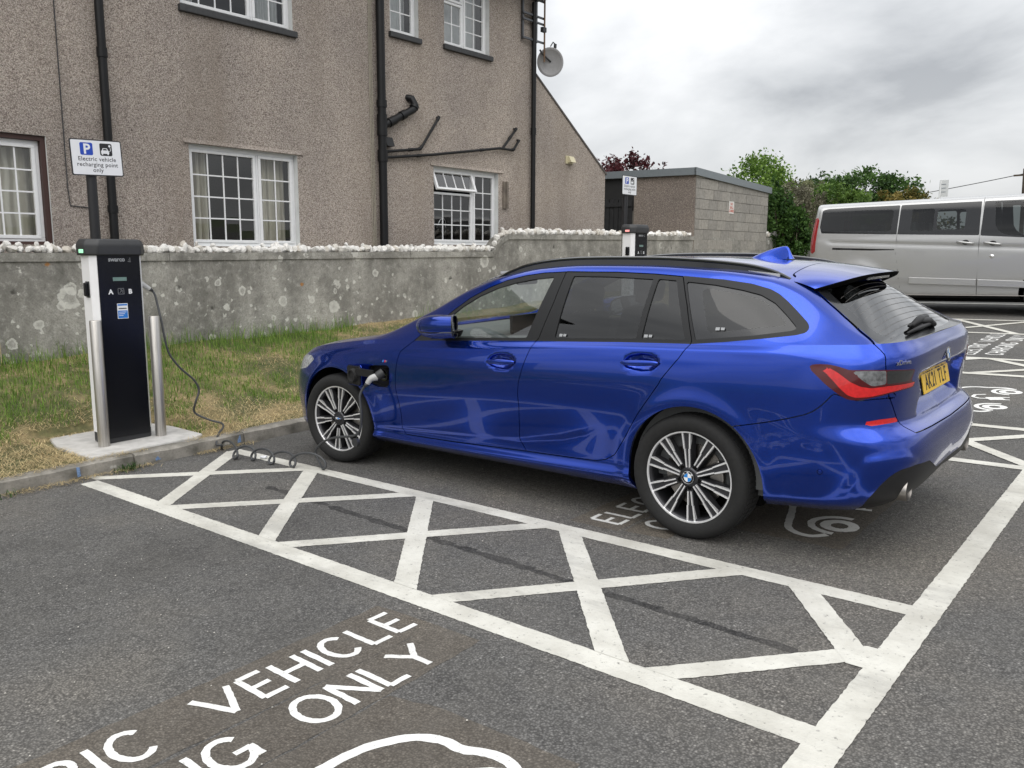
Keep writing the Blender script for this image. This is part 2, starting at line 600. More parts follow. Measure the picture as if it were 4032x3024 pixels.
for dy_ in (-3.645, 0):
    patch([(.75, -1.0 + dy_), (.75, 1.22 + dy_), (1.09, 1.24 + dy_), (1.07, -1.0 + dy_)])
    patch([(1.095, -.98 + dy_), (1.09, 1.24 + dy_), (1.33, 1.24 + dy_), (1.345, .78 + dy_), (1.345, -.96 + dy_)], .0011)
    patch([(1.36, -.45 + dy_), (1.352, .75 + dy_), (1.55, .80 + dy_), (2.1, .83 + dy_), (2.12, -.6 + dy_), (1.5, -.6 + dy_)], .0014)
for k in range(26):
    x = -1.25 + k * .14; y = -1.60 - .045 * (x + 1.2); L = random.uniform(.05, .11)
    patch([(x - L, y - .018), (x, y - .03), (x + L, y - .02), (x + L * .9, y + .02), (x, y + .026), (x - L, y + .014)], .0006 + .0001 * (k % 3), M_SEAM, 'tar_seam', .012)

# loose grit
m_grit = plain('pale_grit', (.42, .40, .36), rough=.8, var=.3)
mb = MB()
for k in range(230):
    x = random.uniform(-2.4, 5); y = random.uniform(-5, 4)
    if random.random() < .35: x = random.gauss(-.2, .8); y = random.gauss(-3.0, .4)
    s_ = random.uniform(.002, .005); c = (x, y, gz(y) + s_ * .5 + .004)
    mb.add([(c[0] + s_ * a, c[1] + s_ * b * random.uniform(.6, 1.4), c[2] + s_ * d * .6) for a, b, d in ((1, 0, 0), (-1, .2, 0), (0, 1, .1), (.1, -1, 0), (0, 0, 1), (0, 0, -1))],
           [(0, 2, 4), (2, 1, 4), (1, 3, 4), (3, 0, 4), (2, 0, 5), (1, 2, 5), (3, 1, 5), (0, 3, 5)])
tag(mb.build('grit', m_grit), 'pale grit scattered over the asphalt', 'grit', kind='stuff')

# kerb
m = N('weathered_kerb'); co = m.co()
nb = m.noise(5, co, detail=6); nf = m.noise(60, co, detail=4, rough=.7); vl = m.vor(16, co)
c = m.ramp(nb.outputs[0], [(.32, (.085, .08, .066)), (.5, (.19, .178, .155)), (.7, (.31, .29, .255))])
c = m.mix(m.math('MULTIPLY', m.ramp(vl.outputs['Distance'], [(.12, .8), (.26, 0.0)]), m.ramp(vl.outputs['Color'], [(.6, 0.0), (.7, 1.0)])), c, (.42, .41, .37))
c = m.mix(m.ramp(nf.outputs[0], [(.5, 0.0), (.8, .5)]), c, (.07, .07, .045))
m.set(Base_Color=c, Roughness=.9); m.bump(m.math('ADD', nb.outputs[0], nf.outputs[0]), .5, .01)
M_KERB = m.mat
kerb = empty('kerb', (0, 0, 0)); tag(kerb, 'row of old concrete kerb stones along the verge', None, kind='structure')
kmesh = []
for v in range(4):
    mb = MB(); n = 10; prof = [(-.065, -.12), (-.065, .085), (-.055, .10), (.035, .10), (.058, .085), (.066, -.12)]
    vs = []; fs = []
    for i in range(n + 1):
        for a, b in prof: vs.append((a + jit(.004), (i / n - .5) * .905, b + jit(.005)))
    for i in range(n):
        for k in range(5): fs.append((i * 6 + k, i * 6 + k + 1, (i + 1) * 6 + k + 1, (i + 1) * 6 + k))
    fs += [tuple(range(6)), tuple(n * 6 + k for k in range(6))]
    mb.add(vs, fs); kmesh.append(mb.mesh('kerb_stone', M_KERB, smooth=True, auto=35))
for k in range(26):
    y = -6.9 + .915 * k
    link('kerb_stone', kmesh[k % 4], kerb, Matrix.Translation((-2.655 + jit(.004), y, gz(y) + jit(.004))) @ Matrix.Rotation(math.atan2(gz(y + .4) - gz(y - .4), .8) + jit(.004), 4, 'X'))
mblue = plain('blue_survey_paint', (.12, .19, .32), rough=.8, var=.4, vscale=80)
for y, w in ((-1.69, .022), (-1.0, .016), (-2.27, .012)):
    mb = MB(); mb.add([(-2.588, y - w, .02), (-2.588, y + w, .025), (-2.592, y + w * .8, .088), (-2.60, y - w * .9, .092)], [(0, 1, 2, 3)]); mb.build('paint_mark', mblue, kerb)


# grass verge
def vz(x, y):
    base = gz(y)
    t = (-x - 2.72)
    prof = np.interp(t, [-.1, 0, .6, 1.1, 1.8, 2.7, 4.0], [.07, .085, .115, .17, .36, .58, .62])
    if x > -3.80 and -2.20 < y < -1.10: return float(base * .8 + min(prof, .088))
    return float(base * .8 + prof + .015 * math.sin(3.1 * x + 1.7 * y) * min(1, max(0, t - 1.0)) + .010 * math.sin(5.3 * y - 2.2 * x) * min(1, t * .8 if t > 0 else 0))


m = N('verge_soil'); co = m.co(); nb = m.noise(2.2, co, detail=7, rough=.65); nf = m.noise(30, co, detail=5)
c = m.ramp(nb.outputs[0], [(.33, (.06, .075, .024)), (.47, (.13, .125, .05)), (.58, (.29, .225, .115)), (.75, (.38, .295, .16))])
c = m.mix(m.ramp(nf.outputs[0], [(.4, .0), (.7, .5)]), c, (.06, .048, .026))
m.set(Base_Color=c, Roughness=.95); m.bump(nf.outputs[0], .8, .02)
mb = MB(); nx, ny = 40, 140
for j in range(ny + 1):
    y = -8 + 24 * j / ny
    for i in range(nx + 1):
        x = -2.70 - 3.0 * i / nx; mb.v.append((x, y, vz(x, y)))
for j in range(ny):
    for i in range(nx):
        a = j * (nx + 1) + i; mb.f.append((a, a + 1, a + nx + 2, a + nx + 1)); mb.m.append(0)
tag(mb.build('verge', m.mat, smooth=True), 'sloping bank of earth between the kerb and the garden wall', None, kind='structure')


def attr_mat(name, rough=.8, trans=.25):
    """foliage: colour per blade or leaf from a vertex attribute"""
    m = N(name); a = m.n('ShaderNodeAttribute', attribute_name='Col')
    m.set(Base_Color=a.outputs['Color'], Roughness=rough)
    m.b.inputs['Specular IOR Level'].default_value = .25
    if trans:
        t = m.n('ShaderNodeBsdfTranslucent'); m.l(a.outputs['Color'], t.inputs['Color'])
        ms = m.n('ShaderNodeMixShader', {0: trans}); m.l(m.b.outputs[0], ms.inputs[1]); m.l(t.outputs[0], ms.inputs[2]); m.l(ms.outputs[0], m.out.inputs[0])
    return m.mat


def np_mesh(name, V, T, cols, mat, n=3):
    me = bpy.data.meshes.new(name); V = np.asarray(V, np.float32); T = np.asarray(T, np.int32)
    me.vertices.add(len(V)); me.vertices.foreach_set('co', V.ravel())
    me.loops.add(T.size); me.loops.foreach_set('vertex_index', T.ravel())
    me.polygons.add(len(T)); me.polygons.foreach_set('loop_start', np.arange(0, T.size, T.shape[1], dtype=np.int32))
    me.update(calc_edges=True)
    ca = me.color_attributes.new('Col', 'FLOAT_COLOR', 'POINT')
    ca.data.foreach_set('color', np.concatenate([cols, np.ones((len(cols), 1))], 1).astype(np.float32).ravel())
    me.materials.append(mat)
    return me


M_GRASS = attr_mat('grass_blades')
rng = np.random.default_rng(5)


def blades(pts, hgt, lean, width, cols, flat=1.0):
    """three-vertex bent blades; pts (n,3)"""
    n = len(pts); a = rng.uniform(0, 2 * np.pi, n); d = np.stack([np.cos(a), np.sin(a), 0 * a], 1); sde = np.stack([-np.sin(a), np.cos(a), 0 * a], 1)
    h = hgt[:, None]; l = lean[:, None]; w = width[:, None]; up = np.array([0, 0, flat])
    p0 = pts - sde * w; p1 = pts + sde * w; m = pts + d * l * h * .35 + up * h * .6 * np.sqrt(np.maximum(0, 1 - .2 * l ** 2)); t = pts + d * l * h + up * h * np.sqrt(np.maximum(.02, 1 - .9 * np.minimum(1, l) ** 2))
    V = np.stack([p0, p1, m + sde * w * .7, m - sde * w * .7, t], 1).reshape(-1, 3); b = np.arange(n)[:, None] * 5
    T = np.concatenate([b + [0, 1, 2], b + [0, 2, 3], b + [3, 2, 4]]); return V, T, np.repeat(cols, 5, 0)


def fbm(x, y, seed=0):
    v = 0
    for k, (f, a) in enumerate(((.7, .5), (1.7, .3), (4.1, .2))): v = v + a * np.sin(f * 2.3 * x + 1.3 * k + seed + 1.7 * np.sin(f * 1.9 * y + seed * 2 + k)) * np.cos(f * 2.7 * y - k + .7 * seed)
    return v


def lawn(n, x0, x1, y0, y1, seed, cond):
    x = rng.uniform(x0, x1, n); y = rng.uniform(y0, y1, n); f = fbm(x, y, seed); k = cond(x, y, f); x, y, f = x[k], y[k], f[k]
    return np.stack([x, y, [vz(a, b) - .004 for a, b in zip(x, y)]], 1), f


pad = lambda x, y: ~((x > -3.64) & (y > -2.12) & (y < -1.19))
P_, f_ = lawn(80000, -5.43, -2.74, -6.0, 5.0, 1, lambda x, y, f: pad(x, y) & (rng.uniform(-.25, .3, len(x)) < f * 1.5 + .26 * (-x - 3.75)) & (rng.uniform(0, 1, len(x)) < .35 + .65 * (y < 2.5)))
wallish = np.clip((-P_[:, 0] - 4.95) / .4, 0, 1)
hg = rng.uniform(.025, .07, len(P_)) * (1 + .9 * np.clip(f_, 0, 1)) + wallish * rng.uniform(0, .24, len(P_)) * (rng.uniform(0, 1, len(P_)) < .5)
mixv = rng.uniform(0, 1, (len(P_), 1)) ** 1.4
gcol = np.array([.075, .165, .022]) * (1 - mixv) + np.array([.25, .37, .075]) * mixv
dry = (rng.uniform(0, 1, len(P_)) < np.clip(.10 - .5 * f_ - .5 * wallish, .02, .45))
gcol[dry] = np.array([.50, .40, .20]) * rng.uniform(.6, 1.15, (dry.sum(), 1))
V_, T_, C_ = blades(P_, hg, rng.uniform(.15, 1.0, len(P_)), rng.uniform(.0015, .0032, len(P_)), gcol)
tag(link('grass', np_mesh('grass', V_, T_, C_, M_GRASS)), 'tufty green grass growing on the bank below the garden wall', 'grass', kind='stuff')
P_, f_ = lawn(70000, -5.4, -2.70, -6.0, 5.0, 1, lambda x, y, f: pad(x, y) & (rng.uniform(-.4, .55, len(x)) < -f * 1.2 + .6 * np.clip(3.7 + x, -.6, .9)) & (y < 4))
scol = np.array([.66, .53, .30]) * rng.uniform(.45, 1.2, (len(P_), 1))
xr = rng.uniform(-4.1, -2.74, 5000); yr = rng.uniform(-2.9, -.7, 5000); kr = pad(xr, yr)
P_ = np.concatenate([P_, np.stack([xr[kr], yr[kr], [vz(a, b) for a, b in zip(xr[kr], yr[kr])]], 1)])
scol = np.concatenate([scol, np.array([.60, .48, .27]) * rng.uniform(.45, 1.2, (kr.sum(), 1))])
P_[:, 2] += rng.uniform(0, .018, len(P_))
V_, T_, C_ = blades(P_, rng.uniform(.04, .11, len(P_)), rng.uniform(.85, 1.0, len(P_)), rng.uniform(.0012, .0026, len(P_)), scol, .38)
tag(link('dry_grass', np_mesh('dry_grass', V_, T_, C_, M_GRASS)), 'straw coloured dead grass lying along the kerb', 'dry grass', kind='stuff')
# straw drifted against the kerb and over its top
n = 5200; y = rng.uniform(-6, 1.5, n); x = np.where(rng.uniform(0, 1, n) < .5, -2.585 + np.abs(rng.normal(0, .05, n)), -2.66 + rng.normal(0, .04, n))
z = np.where(x > -2.588, .006, .102) + rng.uniform(0, .008, n)
k = (np.sin(y * 2.1) + np.sin(y * 5.3 + 1) > -.4); P_ = np.stack([x, y, z], 1)[k]
V_, T_, C_ = blades(P_, rng.uniform(.03, .12, len(P_)), np.full(len(P_), 1.0), rng.uniform(.001, .002, len(P_)), np.array([.50, .40, .22]) * rng.uniform(.5, 1.2, (len(P_), 1)), .25)
tag(link('straw', np_mesh('straw', V_, T_, C_, M_GRASS)), 'wisps of straw drifted against the kerb', 'straw', kind='stuff')
# weeds in the gutter
for i, (wx, wy, nb_, hh, lab) in enumerate(((-2.545, -1.95, 90, .085, 'small green weed tuft in the gutter in front of the near charging post'), (-2.55, -2.95, 130, .07, 'low green weeds at the foot of the kerb, leftmost in the photo'))):
    P_ = np.stack([wx + rng.normal(0, .03, nb_), wy + rng.normal(0, .05 if i == 0 else .14, nb_), np.full(nb_, .003)], 1)
    V_, T_, C_ = blades(P_, rng.uniform(.03, hh, nb_), rng.uniform(.5, 1.0, nb_), rng.uniform(.002, .004, nb_), np.array([.05, .10, .03]) * rng.uniform(.6, 1.5, (nb_, 1)))
    tag(link('weed', np_mesh('weed', V_, T_, C_, M_GRASS)), lab, 'weed', kind='stuff')
# ---------------------------------------------------------------- house, garage, garden wall
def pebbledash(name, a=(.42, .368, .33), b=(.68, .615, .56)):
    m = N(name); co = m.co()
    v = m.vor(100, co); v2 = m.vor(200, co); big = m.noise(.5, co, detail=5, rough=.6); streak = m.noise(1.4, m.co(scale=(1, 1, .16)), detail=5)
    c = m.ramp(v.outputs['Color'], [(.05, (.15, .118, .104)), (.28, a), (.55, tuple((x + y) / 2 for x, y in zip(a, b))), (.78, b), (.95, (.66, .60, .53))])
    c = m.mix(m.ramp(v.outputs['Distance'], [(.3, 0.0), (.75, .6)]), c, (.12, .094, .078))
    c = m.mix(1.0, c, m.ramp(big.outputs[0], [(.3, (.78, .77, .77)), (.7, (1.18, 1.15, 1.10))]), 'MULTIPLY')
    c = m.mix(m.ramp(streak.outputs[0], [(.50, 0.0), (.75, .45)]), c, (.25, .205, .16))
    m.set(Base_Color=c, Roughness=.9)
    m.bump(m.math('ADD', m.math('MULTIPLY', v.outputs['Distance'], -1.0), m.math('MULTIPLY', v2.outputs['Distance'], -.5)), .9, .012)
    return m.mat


M_HARL = pebbledash('pebbledash')
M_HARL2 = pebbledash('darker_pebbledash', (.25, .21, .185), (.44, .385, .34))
M_UPVC = plain('white_upvc', (.74, .745, .75), rough=.35, var=.03)
M_REVEAL = plain('painted_reveal', (.60, .61, .60), rough=.8, vscale=6, var=.08)
M_SILL = plain('dark_painted_sill', (.035, .036, .038), rough=.6, var=.25)
M_PIPE = plain('black_pipe', (.006, .0062, .007), rough=.42, spec=.3, var=.25, vscale=6)
M_PANE = glass('window_glass', (.80, .82, .82), refl=1.7)
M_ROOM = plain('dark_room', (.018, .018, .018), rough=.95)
M_BROWN = plain('brown_timber', (.045, .018, .014), rough=.55)
m = N('cream_curtain'); w_ = m.n('ShaderNodeTexWave', {'Vector': m.co(), 'Scale': 3.0, 'Distortion': 2.5, 'Detail': 2.0}, bands_direction='Y'); m.set(Base_Color=m.ramp(w_.outputs[0], [(.2, (.52, .48, .39)), (.8, (.76, .72, .62))]), Roughness=.95); M_CURT = m.mat
m = N('net_curtain'); w_ = m.noise(8, detail=3); m.set(Base_Color=m.ramp(w_.outputs[0], [(.2, (.55, .56, .56)), (.8, (.68, .69, .69))]), Roughness=.95); M_NET = m.mat
M_GREYTRIM = plain('grey_metal_flashing', (.20, .225, .24), rough=.4, metal=.2)
M_SLATE = plain('roof_tile', (.09, .08, .075), rough=.8, var=.3)

house = empty('house', plumb(-6.2, 0, 0), 'two storey brown pebbledashed house behind the garden wall with black drainpipes', 'house')
OPEN = [(-2.5, -.885, 1.70, 2.83), (.73, 2.29, 1.70, 2.915), (.72, 2.29, 4.49, 5.72), (4.0, 4.575, 4.83, 5.75), (5.13, 6.20, 4.86, 5.95), (4.865, 6.435, 1.765, 2.985)]
Y0, Y1, Z0, Z1 = -7.0, 7.47, .2, 6.15
ycuts = sorted({Y0, Y1, *[o[0] for o in OPEN], *[o[1] for o in OPEN]}); zcuts = sorted({Z0, Z1, *[o[2] for o in OPEN], *[o[3] for o in OPEN]})
mb = MB()
for a, b in zip(ycuts, ycuts[1:]):
    for c, d in zip(zcuts, zcuts[1:]):
        if any(o[0] <= a and b <= o[1] and o[2] <= c and d <= o[3] for o in OPEN): continue
        mb.add([(0, a, c), (0, b, c), (0, b, d), (0, a, d)], [(0, 1, 2, 3)])
mb.add([(0, Y1, Z0), (-6, Y1, Z0), (-6, Y1, Z1), (0, Y1, Z1)], [(0, 1, 2, 3)])
mb.add([(0, Y0, Z0), (-6, Y0, Z0), (-6, Y0, Z1), (0, Y0, Z1)], [(0, 3, 2, 1)])
mb.build('wall', M_HARL, house, fix=False)
mb = MB(); mb.prism([(7.475, .2), (9.75, .2), (9.75, 3.22), (7.475, 4.75)], -4.5, -.004, 'yz'); mb.build('lean_to_wall', M_HARL, house)
mb = MB(); mb.prism([(7.46, 4.76), (9.78, 3.20), (9.80, 3.23), (7.46, 4.80)], -4.6, .012, 'yz'); mb.build('lean_to_verge', M_SLATE, house)
for (a, b, c, d) in OPEN:      # painted reveals
    t = .11; mb = MB()
    mb.add([(0, a, c), (-t, a, c), (-t, a, d), (0, a, d)], [(0, 1, 2, 3)]); mb.add([(0, b, c), (0, b, d), (-t, b, d), (-t, b, c)], [(0, 1, 2, 3)])
    mb.add([(0, a, d), (-t, a, d), (-t, b, d), (0, b, d)], [(0, 1, 2, 3)]); mb.add([(0, a, c), (0, b, c), (-t, b, c), (-t, a, c)], [(0, 1, 2, 3)])
    mb.build('window_reveal', M_REVEAL, house, fix=False)
for (a, b, c, d) in OPEN:
    mb = MB(); vs = [(-.16, a - .05, c - .05), (-.16, b + .05, c - .05), (-.16, b + .05, d + .05), (-.16, a - .05, d + .05)]; v2 = [(-1.6, y, z) for _, y, z in vs]
    mb.add(vs + v2, [(4, 5, 6, 7), (0, 1, 5, 4), (1, 2, 6, 5), (2, 3, 7, 6), (3, 0, 4, 7)])
    mb.build('room', M_ROOM, house, fix=False)
# roof and eaves, mostly above the picture
mb = MB(); mb.prism([(-6.4, 6.15), (.42, 6.15), (.42, 6.27), (-3.0, 8.6), (-6.4, 6.3)], Y0 - .4, Y1 + .42, 'xz'); mb.build('roof', M_SLATE, house)
mb = MB(); mb.tube([(.42, Y0 - .4, 6.19), (.42, Y1 + .44, 6.19)], .055, 10); mb.build('gutter', M_PIPE, house, smooth=True, auto=40)
for (a, b, zt) in ((.69, 2.335, 4.495), (3.97, 4.61, 4.835), (5.10, 6.255, 4.865)):
    mb = MB(); mb.box(-.10, .05, a, b, zt - .078, zt); bevel(mb.build('window_sill', M_SILL, house), .008)


def window(o, lights, fm=M_UPVC, curtains=(), tilt=None, bars=True):
    """lights: (y0, y1, z0, z1, columns, rows, opened) in house coordinates; the frame is the part, panes and bars its pieces"""
    a, b, c, d = o; x = -.105; mb = MB(); f = .045
    mb.box(x - .03, x + .02, a, b, d - f, d); mb.box(x - .03, x + .02, a, b, c, c + f); mb.box(x - .03, x + .0205, a, a + f, c + f, d - f); mb.box(x - .03, x + .0205, b - f, b, c + f, d - f)
    for (y0, y1, z0, z1, nc, nr, op) in lights:
        if y0 > a + .1: mb.box(x - .03, x + .0195, y0 - .03, y0 + .0, c + f, d - f)
    w = bevel(mb.build('window', fm, house), .004, 1)
    for (y0, y1, z0, z1, nc, nr, op) in lights:
        g = Matrix.Identity(4)
        if op: g = Matrix.Translation((x + .02, 0, z1)) @ Matrix.Rotation(R(-op), 4, 'Y') @ Matrix.Translation((-x - .02, 0, -z1))
        s_ = .038; mb = MB()
        mb.box(x - .012, x + .032, y0, y1, z1 - s_, z1 - .001); mb.box(x - .012, x + .032, y0, y1, z0 + .001, z0 + s_); mb.box(x - .012, x + .0325, y0, y0 + s_, z0 + s_, z1 - s_); mb.box(x - .012, x + .0325, y1 - s_, y1, z0 + s_, z1 - s_)
        bevel(mb.build('casement', fm, w, g), .003, 1)
        ya, yb, za, zb = y0 + s_, y1 - s_, z0 + s_, z1 - s_; pw, ph = (yb - ya) / nc, (zb - za) / nr; bw = .016
        mb = MB(); mb.add([(0, -pw / 2 + bw / 2, -ph / 2 + bw / 2), (0, pw / 2 - bw / 2, -ph / 2 + bw / 2), (0, pw / 2 - bw / 2, ph / 2 - bw / 2), (0, -pw / 2 + bw / 2, ph / 2 - bw / 2)], [(0, 1, 2, 3)]); pane = mb.mesh('pane', M_PANE, fix=False)
        for i in range(nc):
            for j in range(nr): link('pane', pane, w, g @ Matrix.Translation((x + .006, ya + pw * (i + .5), za + ph * (j + .5))) @ Matrix.Rotation(jit(.006), 4, 'Z') @ Matrix.Rotation(jit(.006), 4, 'Y'))
        for i in range(1, nc): mb = MB(); mb.box(x + .0, x + .014, ya + pw * i - bw / 2, ya + pw * i + bw / 2, za, zb); mb.build('glazing_bar', fm, w, g)
        for j in range(1, nr): mb = MB(); mb.box(x + .0005, x + .0135, ya, yb, za + ph * j - bw / 2, za + ph * j + bw / 2); mb.build('glazing_bar', fm, w, g)
    for (y0, y1, z0, z1, amp, cm) in curtains:
        mb = MB(); n = 60; vs = []
        for i in range(n + 1):
            y = y0 + (y1 - y0) * i / n; dx = amp * math.sin(i * .95) + amp * .6 * math.sin(i * .37 + 1)
            vs += [(-.30 + dx, y, z0), (-.30 + dx * .8, y, z1)]
        mb.add(vs, [(2 * i, 2 * i + 2, 2 * i + 3, 2 * i + 1) for i in range(n)]); mb.build('curtain', cm, w, smooth=True, fix=False)
    return w


o = OPEN[0]; wl_ = window((o[0] + .05, o[1] - .05, o[2] + .03, o[3] - .05), [(o[0] + .1, -1.72, o[2] + .06, o[3] - .09, 4, 4, 0), (-1.68, o[1] - .09, o[2] + .06, o[3] - .09, 4, 4, 0)], curtains=[(o[0], o[1], o[2], o[3], .03, M_CURT)])
mb = MB(); a, b, c, d = o; f = .05
mb.box(-.12, -.03, a, b, d - f, d); mb.box(-.12, -.03, a, b, c, c + .03); mb.box(-.12, -.029, a, a + f, c + .03, d - f); mb.box(-.12, -.029, b - f, b, c + .03, d - f)
mb.build('timber_surround', M_BROWN, wl_)
o = OPEN[1]; window(o, [(.77, 1.69, 1.745, 2.87, 4, 4, 0), (1.73, 2.25, 1.745, 2.87, 2, 4, 0)], curtains=[(.75, 1.12, 1.72, 2.9, .03, M_CURT), (1.80, 2.27, 1.72, 2.9, .03, M_CURT)])
o = OPEN[2]; window(o, [(.76, 1.70, 4.535, 5.68, 4, 4, 0), (1.74, 2.25, 4.535, 5.68, 2, 4, 0)], curtains=[(.74, 1.05, 4.5, 5.7, .03, M_NET), (1.85, 2.27, 4.5, 5.7, .03, M_NET)])
o = OPEN[3]; window(o, [(4.04, 4.535, 4.87, 5.71, 2, 3, 0)], curtains=[(4.02, 4.56, 4.85, 5.74, .008, M_NET)])
o = OPEN[4]; window(o, [(5.17, 5.62, 4.905, 5.55, 2, 2, 0), (5.17, 5.62, 5.56, 5.91, 2, 1, 0), (5.66, 6.16, 4.905, 5.91, 2, 4, 0)], curtains=[(5.15, 6.18, 4.88, 5.93, .008, M_NET)])
o = OPEN[5]; kw = window(o, [(4.905, 5.84, 1.81, 2.60, 4, 3, 0), (4.905, 5.84, 2.61, 2.94, 4, 1, 22), (5.88, 6.395, 1.81, 2.94, 2, 4, 0)])
mb = MB(); mb.tube([(-.35, 5.48, 1.75), (-.35, 5.48, 2.08), (-.33, 5.46, 2.16), (-.30, 5.38, 2.2), (-.28, 5.28, 2.17), (-.27, 5.22, 2.08)], .012, 8); mb.build('kitchen_tap', M_CHROME if 'M_CHROME' in globals() else plain('tap_steel', (.7, .7, .7), rough=.2, metal=1.0), kw, smooth=True)
# slab of plaster lintel shadow lines above the ground floor windows
for (a, b, z) in ((.66, 2.37, 2.925), (4.80, 6.55, 2.995)):
    mb = MB(); mb.prism([(0, z - .006), (.022, z), (.0, z + .05)], a, b, 'xz'); mb.build('render_drip', M_HARL, house)


# pipes
def pipe(pts, r, name='drainpipe', collars=()):
    mb = MB(); mb.tube(pts, r, 14)
    for q in collars:
        q = Vector(q[0]), Vector(q[1]); mb.tube([q[0], q[1]], r * 1.22, 14)
    return mb.build(name, M_PIPE, house, smooth=True, auto=40)


pipe([(.075, -.265, .4), (.075, -.265, 6.12)], .046, collars=[((.075, -.265, 3.72), (.075, -.265, 3.82)), ((.075, -.265, 2.06), (.075, -.265, 2.14))])
pipe([(.085, 3.735, .4), (.085, 3.735, 6.12)], .062, 'soil_stack', [((.085, 3.735, 3.72), (.085, 3.735, 3.82)), ((.085, 3.735, 3.32), (.085, 3.735, 3.62)), ((.085, 3.735, 2.95), (.085, 3.735, 3.12))])
pipe([(.07, 7.31, .4), (.07, 7.31, 5.95)], .042, collars=[((.07, 7.31, 3.72), (.07, 7.31, 3.84))])
pipe([(.085, 3.75, 3.46), (.09, 4.14, 3.66), (.09, 4.36, 3.77), (.085, 4.40, 3.84), (.06, 4.36, 3.93), (-.05, 4.32, 3.95)], .056, 'branch_pipe', [((.09, 4.10, 3.64), (.09, 4.18, 3.68)), ((.088, 3.86, 3.515), (.088, 3.98, 3.575)), ((.088, 4.37, 3.79), (.086, 4.395, 3.83))])
pipe([(.06, 3.78, 3.10), (.06, 4.53, 3.21), (.06, 4.93, 3.72), (-.05, 4.97, 3.74)], .022, 'waste_pipe', [((.06, 4.28, 3.173), (.06, 4.36, 3.185)), ((.06, 4.50, 3.205), (.06, 4.56, 3.25)), ((.06, 4.90, 3.68), (.06, 4.94, 3.74))])
pipe([(.06, 3.78, 3.015), (.06, 4.8, 3.15), (.06, 6.4, 3.40), (.06, 6.76, 3.40), (.06, 6.92, 3.58), (-.05, 6.95, 3.6)], .022, 'waste_pipe', [((.06, 4.45, 3.10), (.06, 4.53, 3.112)), ((.06, 5.9, 3.322), (.06, 5.98, 3.334)), ((.06, 6.72, 3.40), (.06, 6.79, 3.43))])
pipe([(.06, 6.48, 3.41), (.06, 6.83, 3.76), (-.05, 6.86, 3.78)], .022, 'waste_pipe', [((.06, 6.64, 3.57), (.06, 6.69, 3.62)), ((.06, 6.80, 3.73), (.06, 6.845, 3.775))])
M_CABLE = plain('beige_cable', (.34, .31, .25), rough=.6)
for k, y in enumerate((3.58, 3.605, 3.63)):
    mb = MB(); mb.tube([(.012, y, .5), (.012, y + .01 * math.sin(k), 2.2), (.014, y - .008, 4.0), (.012, y + .006, 6.1)], .007, 6); mb.build('wall_cable', M_CABLE, house)
mb = MB(); mb.tube([(.01, -.70, 6.1), (.01, -.705, 2.3), (.01, -.69, 2.12), (.01, -.4, 2.10)], .006, 6); mb.build('wall_cable', M_SILL, house)
mb = MB(); mb.prism([(0, 3.32), (.05, 3.32), (.10, 3.19), (0, 3.19)], 3.82, 3.965, 'xz'); mb.build('vent_cowl', M_PIPE, house)
M_CREAM = plain('cream_plastic', (.55, .50, .34), rough=.5)
mb = MB(); mb.box(0, .02, 8.38, 8.60, 3.315, 3.46); mb.prism([(.02, 3.45), (.05, 3.45), (.11, 3.34), (.02, 3.34)], 8.43, 8.585, 'xz'); mb.build('vent_cowl', M_CREAM, house)
M_WEATH = plain('weathered_timber', (.16, .135, .11), rough=.85, var=.3, vscale=9)
mb = MB(); mb.box(0, .03, 6.54, 6.645, 2.40, 2.86); mb.box(.03, .055, 6.60, 6.645, 2.40, 2.86); mb.build('timber_batten', M_WEATH, house)

# aerial bracket and dish on the corner
M_GALV = plain('galvanised_steel', (.11, .115, .125), rough=.45, metal=.7)
br = empty('aerial_bracket', plumb(-6.2, 0, 0), 'galvanised aerial bracket with rungs high on the house corner beside the drainpipe', 'bracket')
for y in (7.02, 7.40): mb = MB(); mb.box(.01, .045, y, y + .035, 5.30, 6.05); mb.build('upright', M_GALV, br)
for z in (5.31, 5.62, 5.72, 6.0): mb = MB(); mb.box(.045, .075, 7.0, 7.62, z, z + .03); mb.build('rung', M_GALV, br)
mb = MB(); mb.tube([(.09, 7.58, 5.0), (.09, 7.58, 6.6)], .016, 10); mb.build('mast', plain('rusty_mast', (.16, .10, .06), rough=.7, var=.3), br)
mb = MB(); mb.box(.06, .12, 7.50, 7.60, 5.50, 5.58); mb.build('clamp_box', M_SILL, br)
ds = empty('satellite_dish', lplumb(-6.15, 7.60, 5.12) @ Matrix.Rotation(R(18), 4, 'Z') @ Matrix.Rotation(R(-75), 4, 'X') @ Matrix.Diagonal((1, 1, 1, 1)), 'pale grey satellite dish on the house corner against the sky', 'satellite dish')
mb = MB(); mb.lathe([(.0, .0), (.1, -.006), (.18, -.022), (.25, -.046), (.245, -.052), (.2, -.028), (.1, -.012), (0, -.006)], 40, 'z', (.12, .12, .05)); mb.build('dish', plain('dish_grey', (.42, .42, .43), rough=.5), ds, smooth=True)
mb = MB(); mb.tube([(.12, .12, .04), (.0, -.02, -.02), (-.05, -.1, -.02)], .016, 8); mb.build('dish_mount', M_SILL, ds)
mb = MB(); mb.tube([(.12, -.14, .09), (.12, -.20, .24), (.12, -.16, .36)], .010, 8); mb.tube([(.12, -.16, .36), (.12, -.10, .33)], .028, 10); mb.build('receiver_arm', M_SILL, ds)

